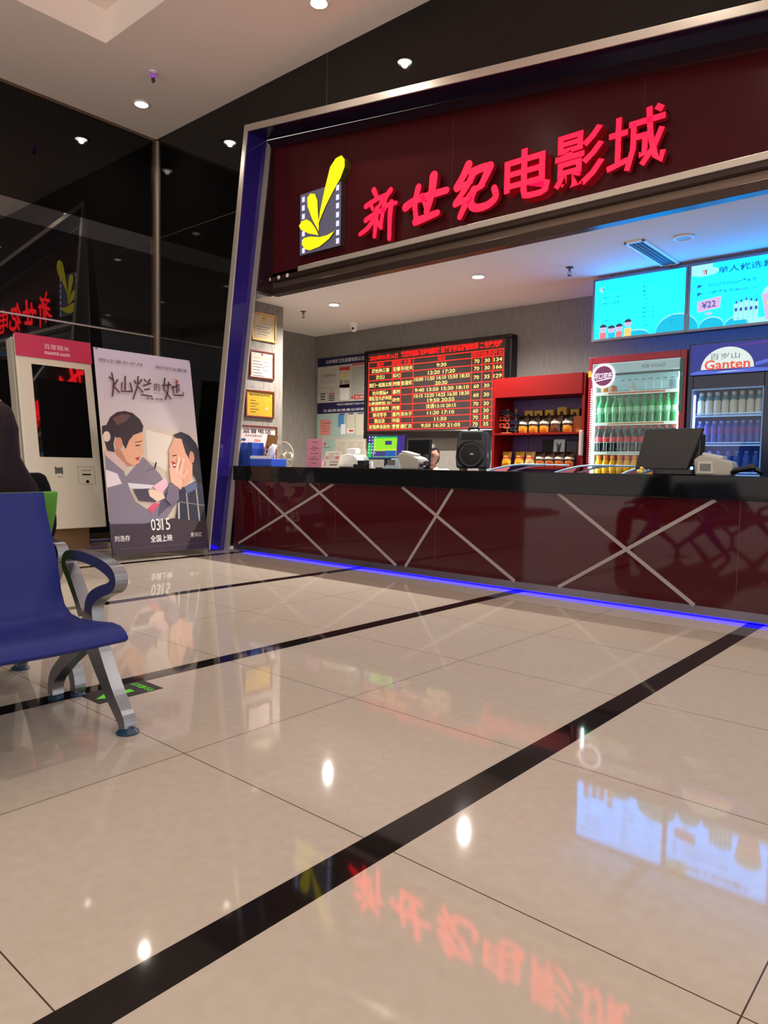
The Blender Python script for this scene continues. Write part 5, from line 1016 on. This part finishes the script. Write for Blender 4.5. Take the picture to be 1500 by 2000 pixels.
# ------------------------------------------------------------------ bench seating
PROF = [(-2.935, .874), (-2.914, .795), (-2.876, .715), (-2.833, .63), (-2.811, .56), (-2.793, .492), (-2.765, .440), (-2.715, .412), (-2.640, .404), (-2.508, .414), (-2.40, .426), (-2.345, .423), (-2.310, .408), (-2.290, .385)]
CXB = -2.62
def bench(label, colr, ys, mir, xo, first_lbl):
    t = thing('bench_row', label, 'bench', (xo, ys, 0), pi if mir else 0)
    P = [(x-CXB, z) for x, z in PROF]; wseat = .53
    n = len(P); nrm = []
    for i in range(n):
        d = Vector((P[min(i+1, n-1)][0]-P[max(i-1, 0)][0], P[min(i+1, n-1)][1]-P[max(i-1, 0)][1])).normalized(); nrm.append((d.y, -d.x))
    ysg = -1 if not mir else 1
    for k in range(4):
        y1 = ysg*(k*(wseat+.02)); y0 = y1+ysg*wseat; vs = []; fs = []
        ny = 10
        for j in range(ny+1):
            f = j/ny; e = min(f, 1-f)*ny; ed = .012 if e < 1 else 0
            for s in (0, 1):
                for i in range(n):
                    dep = .012*sin(pi*f)       # shallow dish across the seat
                    cut = 0
                    th = (.026 if i > 0 else .02)*s
                    vs.append((P[i][0]+nrm[i][0]*(th-0)-(0 if s else 0)+nrm[i][0]*dep*.6, y1+(y0-y1)*f, P[i][1]+nrm[i][1]*th+nrm[i][1]*dep))
        st = 2*n
        for j in range(ny):
            a = j*st; c = (j+1)*st
            for i in range(n-1):
                fs.append((a+i, a+i+1, c+i+1, c+i)); fs.append((a+n+i, c+n+i, c+n+i+1, a+n+i+1))
            fs.append((a, c, c+n, a+n)); fs.append((a+n-1, a+2*n-1, c+2*n-1, c+n-1))
        for i in range(n-1): fs.append((i, n+i, n+i+1, i+1)); q = ny*st; fs.append((q+i, q+i+1, q+n+i+1, q+n+i))
        b = MB(); b.add(vs, fs); b.build('seat', colr, t, smooth=60, bevel=.006)
    y1 = .0; 
    b = MB(); b.box(-.06, .02, min(0, ysg*2.3), max(0, ysg*2.3)+.04, .31, .37); b.build('beam', M_bchrome, t, bevel=.006)
    for ye in (.06*(-ysg), ysg*2.25):
        bx = lambda q: [(x-CXB, z) for x, z in q]
        Mx = Matrix(((1, 0, 0, 0), (0, 0, 1, 0), (0, 1, 0, 0), (0, 0, 0, 1)))@T(0, 0, ye)
        b = MB(); smooth_rb(b, bx([(-2.715, .40), (-2.755, .46), (-2.812, .535), (-2.848, .575), (-2.850, .605), (-2.82, .625), (-2.73, .630), (-2.62, .622), (-2.535, .606), (-2.484, .585), (-2.468, .557), (-2.495, .532), (-2.555, .512), (-2.615, .485), (-2.650, .45), (-2.655, .39)]),
                           [.04, .034, .036, .036, .034, .036, .04, .04, .044, .046, .042, .042, .044, .05, .056, .07], -.025, .025, Mx)
        bm = b.build('armrest', M_alu, t, smooth=50)
        weld(bm, .006)
        for nm, pth, ww in (('front_leg', [(-2.665, .41), (-2.65, .33), (-2.60, .25), (-2.50, .13), (-2.425, .055), (-2.41, .02)], [.08, .10, .085, .062, .05, .045]),
                            ('rear_leg', [(-2.67, .34), (-2.74, .28), (-2.85, .20), (-2.955, .115), (-2.985, .06), (-2.985, .02)], [.09, .07, .055, .05, .045, .045])):
            b = MB(); smooth_rb(b, bx(pth), ww, -.024, .024, Mx); o = b.build(nm, M_alu, t, smooth=50); weld(o, .006)
            fxp = bx(pth)[-1][0]
            b = MB(); q = .8 if nm == 'front_leg' else .62; b.lathe([(.05*q, 0), (.052*q, .006), (.04*q, .014), (.03*q, .02), (.03*q, .03)], 20, T(fxp, ye, 0)); b.build('rubber_foot', M_rubber, o, smooth=40)
    return t
def smooth_rb(b, pts, ww, d0, d1, M):
    P = catmull([(p[0], p[1], w) for p, w in zip(pts, ww)], 5); b.ribbon([(p.x, p.y) for p in P], [p.z for p in P], d0, d1, M)
def weld(o, bev):
    bm = bmesh.new(); bm.from_mesh(o.data); bmesh.ops.remove_doubles(bm, verts=bm.verts, dist=.0004)
    # drop the hidden inner faces between ribbon segments
    seen = {}
    for f in bm.faces: seen.setdefault(tuple(sorted(v.index for v in f.verts)), []).append(f)
    dead = [f for k, v in seen.items() if len(v) > 1 for f in v]; bmesh.ops.delete(bm, geom=dead, context='FACES_ONLY')
    bmesh.ops.recalc_face_normals(bm, faces=bm.faces); bm.to_mesh(o.data); bm.free()
    m = o.modifiers.new('bevel', 'BEVEL'); m.width = bev; m.segments = 3; m.limit_method = 'ANGLE'; m.angle_limit = radians(50)
SEATB = mat('blue_seat', (26, 34, 104), .5, ior=1.35); SEATG = mat('green_seat', (78, 140, 22), .38)
bench('blue moulded bench row with cast aluminium armrest, in the left foreground', SEATB, 1.31, False, CXB, '')
bench('green bench row standing back to back with the blue bench', SEATG, 1.392, True, -3.325, '')

# ------------------------------------------------------------------ people
def hand(nodes, edges, key, p, d, side, s=1.0):
    """five finger chains from wrist p, pointing along d (unit), side = lateral unit"""
    d = Vector(d).normalized(); sd = Vector(side).normalized(); p = Vector(p); dn = Vector((0, 0, -1))
    palm = p+d*.045*s; nodes[key+'palm'] = (tuple(palm), (.032*s, .016*s)); edges.append((key, key+'palm'))
    for i, (o, l) in enumerate(((-.030, .062), (-.010, .072), (.010, .068), (.028, .052))):
        b0 = palm+sd*o*s+d*.035*s; b1 = b0+d*l*.5*s+dn*.008; b2 = b1+d*l*.42*s+dn*.022
        for j, (q, r) in enumerate(((b0, .0095), (b1, .0085), (b2, .007))): nodes['%sf%d%d' % (key, i, j)] = (tuple(q), r*s)
        edges += [(key+'palm', '%sf%d0' % (key, i)), ('%sf%d0' % (key, i), '%sf%d1' % (key, i)), ('%sf%d1' % (key, i), '%sf%d2' % (key, i))]
    t0 = palm-sd*.035*s-d*.01; t1 = t0-sd*.02*s+d*.025*s+dn*.01; nodes[key+'t0'] = (tuple(t0), .011*s); nodes[key+'t1'] = (tuple(t1), .009*s)
    edges += [(key+'palm', key+'t0'), (key+'t0', key+'t1')]
def person_body(parent, fwd, side, hip, torso, head, m_skin, fold=.0):
    pass
# local frame of both figures: facing -Y at the origin, seat surface at z = 0
def seated(t, coat, trousers, shoe, hs=1.0, headturn=0, coatname='coat', lean=.02, down=0, arms_z=.20, wide=1):
    nd = {}; ed = []
    nd['pel'] = ((0, 0, .09), (.13, .10)); nd['wst'] = ((0, .0, .22), (.115, .085)); nd['cst'] = ((0, -.01-lean, .40), (.14, .095)); nd['nk0'] = ((0, -.01-lean, .52), (.06, .055)); nd['nk'] = ((0, -.02-lean, .585), (.045, .045))
    ed += [('pel', 'wst'), ('wst', 'cst'), ('cst', 'nk0'), ('nk0', 'nk')]
    for s, k in ((-1, 'l'), (1, 'r')):
        nd['sh'+k] = ((s*.165*wide, -.01-lean, .475), .05*wide); nd['el'+k] = ((s*.225*wide, -.06, arms_z+.04), .036*wide); nd['wr'+k] = ((s*.13, -.29, arms_z), .024)
        ed += [('cst', 'sh'+k), ('sh'+k, 'el'+k), ('el'+k, 'wr'+k)]
        hand(nd, ed, 'wr'+k, nd['wr'+k][0], (-s*.25, -1, -.1), (-s, 0, 0) if False else (s, -.2, 0), .95)
        nd['hp'+k] = ((s*.09, -.02, .075), .08); nd['kn'+k] = ((s*.11, -.44, .07), .055); nd['an'+k] = ((s*.11, -.46, -.32), .036); nd['to'+k] = ((s*.12, -.58, -.365), .03)
        ed += [('pel', 'hp'+k), ('hp'+k, 'kn'+k), ('kn'+k, 'an'+k), ('an'+k, 'to'+k)]
    body = skin('body', nd, ed, M_skin, t)
    # garments follow the same joints, a little larger
    g = {k: nd[k] for k in ('wst', 'pel', 'cst', 'nk0', 'shl', 'shr', 'ell', 'elr', 'wrl', 'wrr')}
    ad = {'wst': .03, 'pel': .035, 'cst': .03, 'nk0': .018, 'shl': .022, 'shr': .022, 'ell': .022, 'elr': .022, 'wrl': .016, 'wrr': .016}
    gg = {}
    for k, (p, r) in g.items():
        r = r if isinstance(r, tuple) else (r, r); gg[k] = (p, (r[0]+ad[k], r[1]+ad[k]))
    skin(coatname, gg, [('pel', 'wst'), ('wst', 'cst'), ('cst', 'nk0'), ('cst', 'shl'), ('cst', 'shr'), ('shl', 'ell'), ('shr', 'elr'), ('ell', 'wrl'), ('elr', 'wrr')], coat, t)
    tr = {'pel': (nd['pel'][0], (.15, .115))}
    e2 = []
    for k in 'lr': tr['hp'+k] = (nd['hp'+k][0], .095); tr['kn'+k] = (nd['kn'+k][0], .07); tr['an'+k] = (nd['an'+k][0], .052); e2 += [('pel', 'hp'+k), ('hp'+k, 'kn'+k), ('kn'+k, 'an'+k)]
    skin('trousers', tr, e2, trousers, t)
    for k in 'lr':
        a = Vector(nd['an'+k][0]); z = Vector(nd['to'+k][0]); skin('shoe', {'a': ((a.x, a.y+.03, -.375), .036), 'b': ((a.x, a.y-.05, -.375), .038), 'c': ((z.x, z.y-.02, -.383), .03)}, [('a', 'b'), ('b', 'c')], shoe, t)
    return nd, body
def head_mesh(name, c, s, m, parent, rz=0, rx=0):
    """one shaped surface: skull, brow, eye hollows, nose, lips, chin, ears; faces -Y"""
    b = MB(); seg, rg = 40, 30; vs = []
    def g(x, m_, w): return math.exp(-((x-m_)/w)**2)
    for i in range(rg+1):
        p = pi*i/rg
        for k in range(seg):
            a = 2*pi*k/seg; x = sin(p)*cos(a); y = sin(p)*sin(a); z = -cos(p); f = max(0, -y)
            X = .074*x*(1-.22*max(0, -z)**1.6); Y = .092*y+(.012 if y > 0 else 0)*y; Z = .115*z
            Y -= f*(.020*g(x, 0, .13)*g(z, -.14, .16)*(1 if z < .2 else .3)+.008*g(x, 0, .28)*g(z, -.48, .10)+.010*g(x, 0, .32)*g(z, -.82, .18)+.004*g(z, .22, .12)*g(abs(x), .35, .3))
            Y += f*(.012*g(abs(x), .38, .16)*g(z, .04, .13)+.004*g(x, 0, .3)*g(z, -.62, .07))
            e = g(y, .05, .16)*g(z, -.05, .24)*(1 if abs(x) > .85 else 0); X += math.copysign(.012*e, x)
            vs.append((X*s, Y*s, Z*s))
    fs = [(i*seg+k, i*seg+(k+1) % seg, (i+1)*seg+(k+1) % seg, (i+1)*seg+k) for i in range(rg) for k in range(seg)]
    b.add(vs, fs); o = b.build(name, m, parent, smooth=True, loc=c, rot=(rx, 0, rz)); return o
def face_parts(h, s):
    b = MB()
    for x in (-.028, .028): b.ell((x*s, -.083*s, .006*s), (.012*s, .006*s, .005*s), 0, 10, 6); b.add([(x*s-.016*s, -.0885*s, .024*s), (x*s+.016*s, -.0885*s, .024*s), (x*s+.014*s, -.090*s, .029*s), (x*s-.014*s, -.090*s, .029*s)], [(0, 1, 2, 3)])
    b.build('eyes_and_brows', mat('eye_dark', (24, 16, 14), .2), h)
    b = MB(); b.ell((0, -.098*s, -.056*s), (.020*s, .006*s, .006*s), 0, 12, 6); b.build('lips', mat('lips', (170, 70, 70), .4), h, smooth=True)
def strand_mat(name, c):
    m = mat(name, c, .55, ior=1.3); tc = N(m, 'ShaderNodeTexCoord'); mp = N(m, 'ShaderNodeMapping'); mp.inputs['Scale'].default_value = (160, 160, 7)
    nz = N(m, 'ShaderNodeTexNoise'); nz.inputs['Scale'].default_value = 1; nz.inputs['Detail'].default_value = 3; bp_ = N(m, 'ShaderNodeBump'); bp_.inputs['Strength'].default_value = .6; bp_.inputs['Distance'].default_value = .01
    L(m, tc.outputs['Object'], mp.inputs[0]); L(m, mp.outputs[0], nz.inputs[0]); L(m, nz.outputs[0], bp_.inputs['Height']); L(m, bp_.outputs[0], BS(m).inputs['Normal'])
    L(m, mixc(m, nz.outputs[0], rgb(*c), rgb(c[0]*3, c[1]*2, c[2]*2)), BS(m).inputs['Base Color']); return m
BLKC = mat('black_coat', (10, 9, 12), .85, ior=1.2)
# person on the green bench, seen from behind
t = thing('person', 'person with long dark hair in a black coat sitting on the green bench, back turned', 'person', (-3.27, 1.225, .41), -pi/2)
nd, body = seated(t, BLKC, mat('dark_jeans', (20, 22, 30), .8), M_blk, lean=-.02, wide=1.16)
h = head_mesh('head', (0, -.02, .715), 1.0, M_skin, t); face_parts(h, 1.0)
b = loft([(0, .0, .79+.055, .02, .02), (0, .0, .835, .055, .065), (0, .005, .81, .082, .10), (0, .015, .77, .095, .115), (0, .03, .72, .10, .11), (0, .05, .66, .10, .095), (0, .06, .60, .105, .085), (0, .065, .54, .14, .08), (0, .07, .48, .175, .07), (0, .075, .40, .20, .06), (0, .08, .33, .19, .045), (0, .085, .28, .12, .03)][::-1], 26)
for v in b.v:      # open the hair at the face and break up the outline
    if v.y < -.03 and v.z < .79: v.y = -.03+(v.y+.03)*.15
    v.x += .004*sin(v.z*90+v.y*40); v.y += .004*sin(v.z*60+v.x*110)
b.build('hair', strand_mat('long_dark_hair', (13, 7, 7)), t, smooth=True)
b = MB(); b.ell((.055, .03, .80), (.045, .05, .04)); b.build('hair_bun', M_hair, t, smooth=True)
b = MB(); b.ell((.03, .075, .835), (.06, .012, .010), 0, 12, 6); b.build('hair_clip', mat('yellow_clip', (210, 160, 40), .3), t, smooth=True)

# clerk behind the counter
t = thing('office_stool', 'low black office stool behind the counter under the clerk', 'stool', (-4.67, 6.30, 0))
b = MB(); b.lathe([(.17, .39), (.19, .40), (.19, .44), (.16, .455)], 24); b.build('seat', M_blk, t, smooth=40)
b = MB(); b.lathe([(.025, .05), (.025, .39)], 12); b.build('column', M_steel, t)
b = MB()
for k in range(5): a = 2*pi*k/5; b.tube([(0, 0, .06), (.2*cos(a), .2*sin(a), .02)], .014, 8)
b.build('star_base', M_blk, t)
t = thing('person', 'clerk in a white shirt seated behind the counter, dark hair tied back', 'person', (-4.70, 6.28, .455), .15)
SH = mat('white_shirt', (222, 216, 208), .7)
nd, body = seated(t, SH, mat('navy_trousers', (22, 26, 44), .8), M_blk, coatname='shirt', lean=.03, arms_z=.30)
h = head_mesh('head', (0, -.06, .672), .95, M_skin, t, rz=.22, rx=.18); face_parts(h, .95)
b = MB(); seg, rg = 36, 24; vs = []; fs = []
for i in range(rg+1):
    p = pi*i/rg
    for k in range(seg):
        a = 2*pi*k/seg; x = sin(p)*cos(a); y = sin(p)*sin(a); z = -cos(p)
        r = 1.07 if (z > .55 or y > -.02-.45*z) else .80
        vs.append((.074*x*r, .098*y*r+.006, .115*z*r))
fs = [(i*seg+k, i*seg+(k+1) % seg, (i+1)*seg+(k+1) % seg, (i+1)*seg+k) for i in range(rg) for k in range(seg)]
b.add(vs, fs); b.ell((0, .115, -.01), (.035, .035, .05)); b.build('hair', mat('clerk_hair', (30, 20, 18), .6), h, smooth=True)
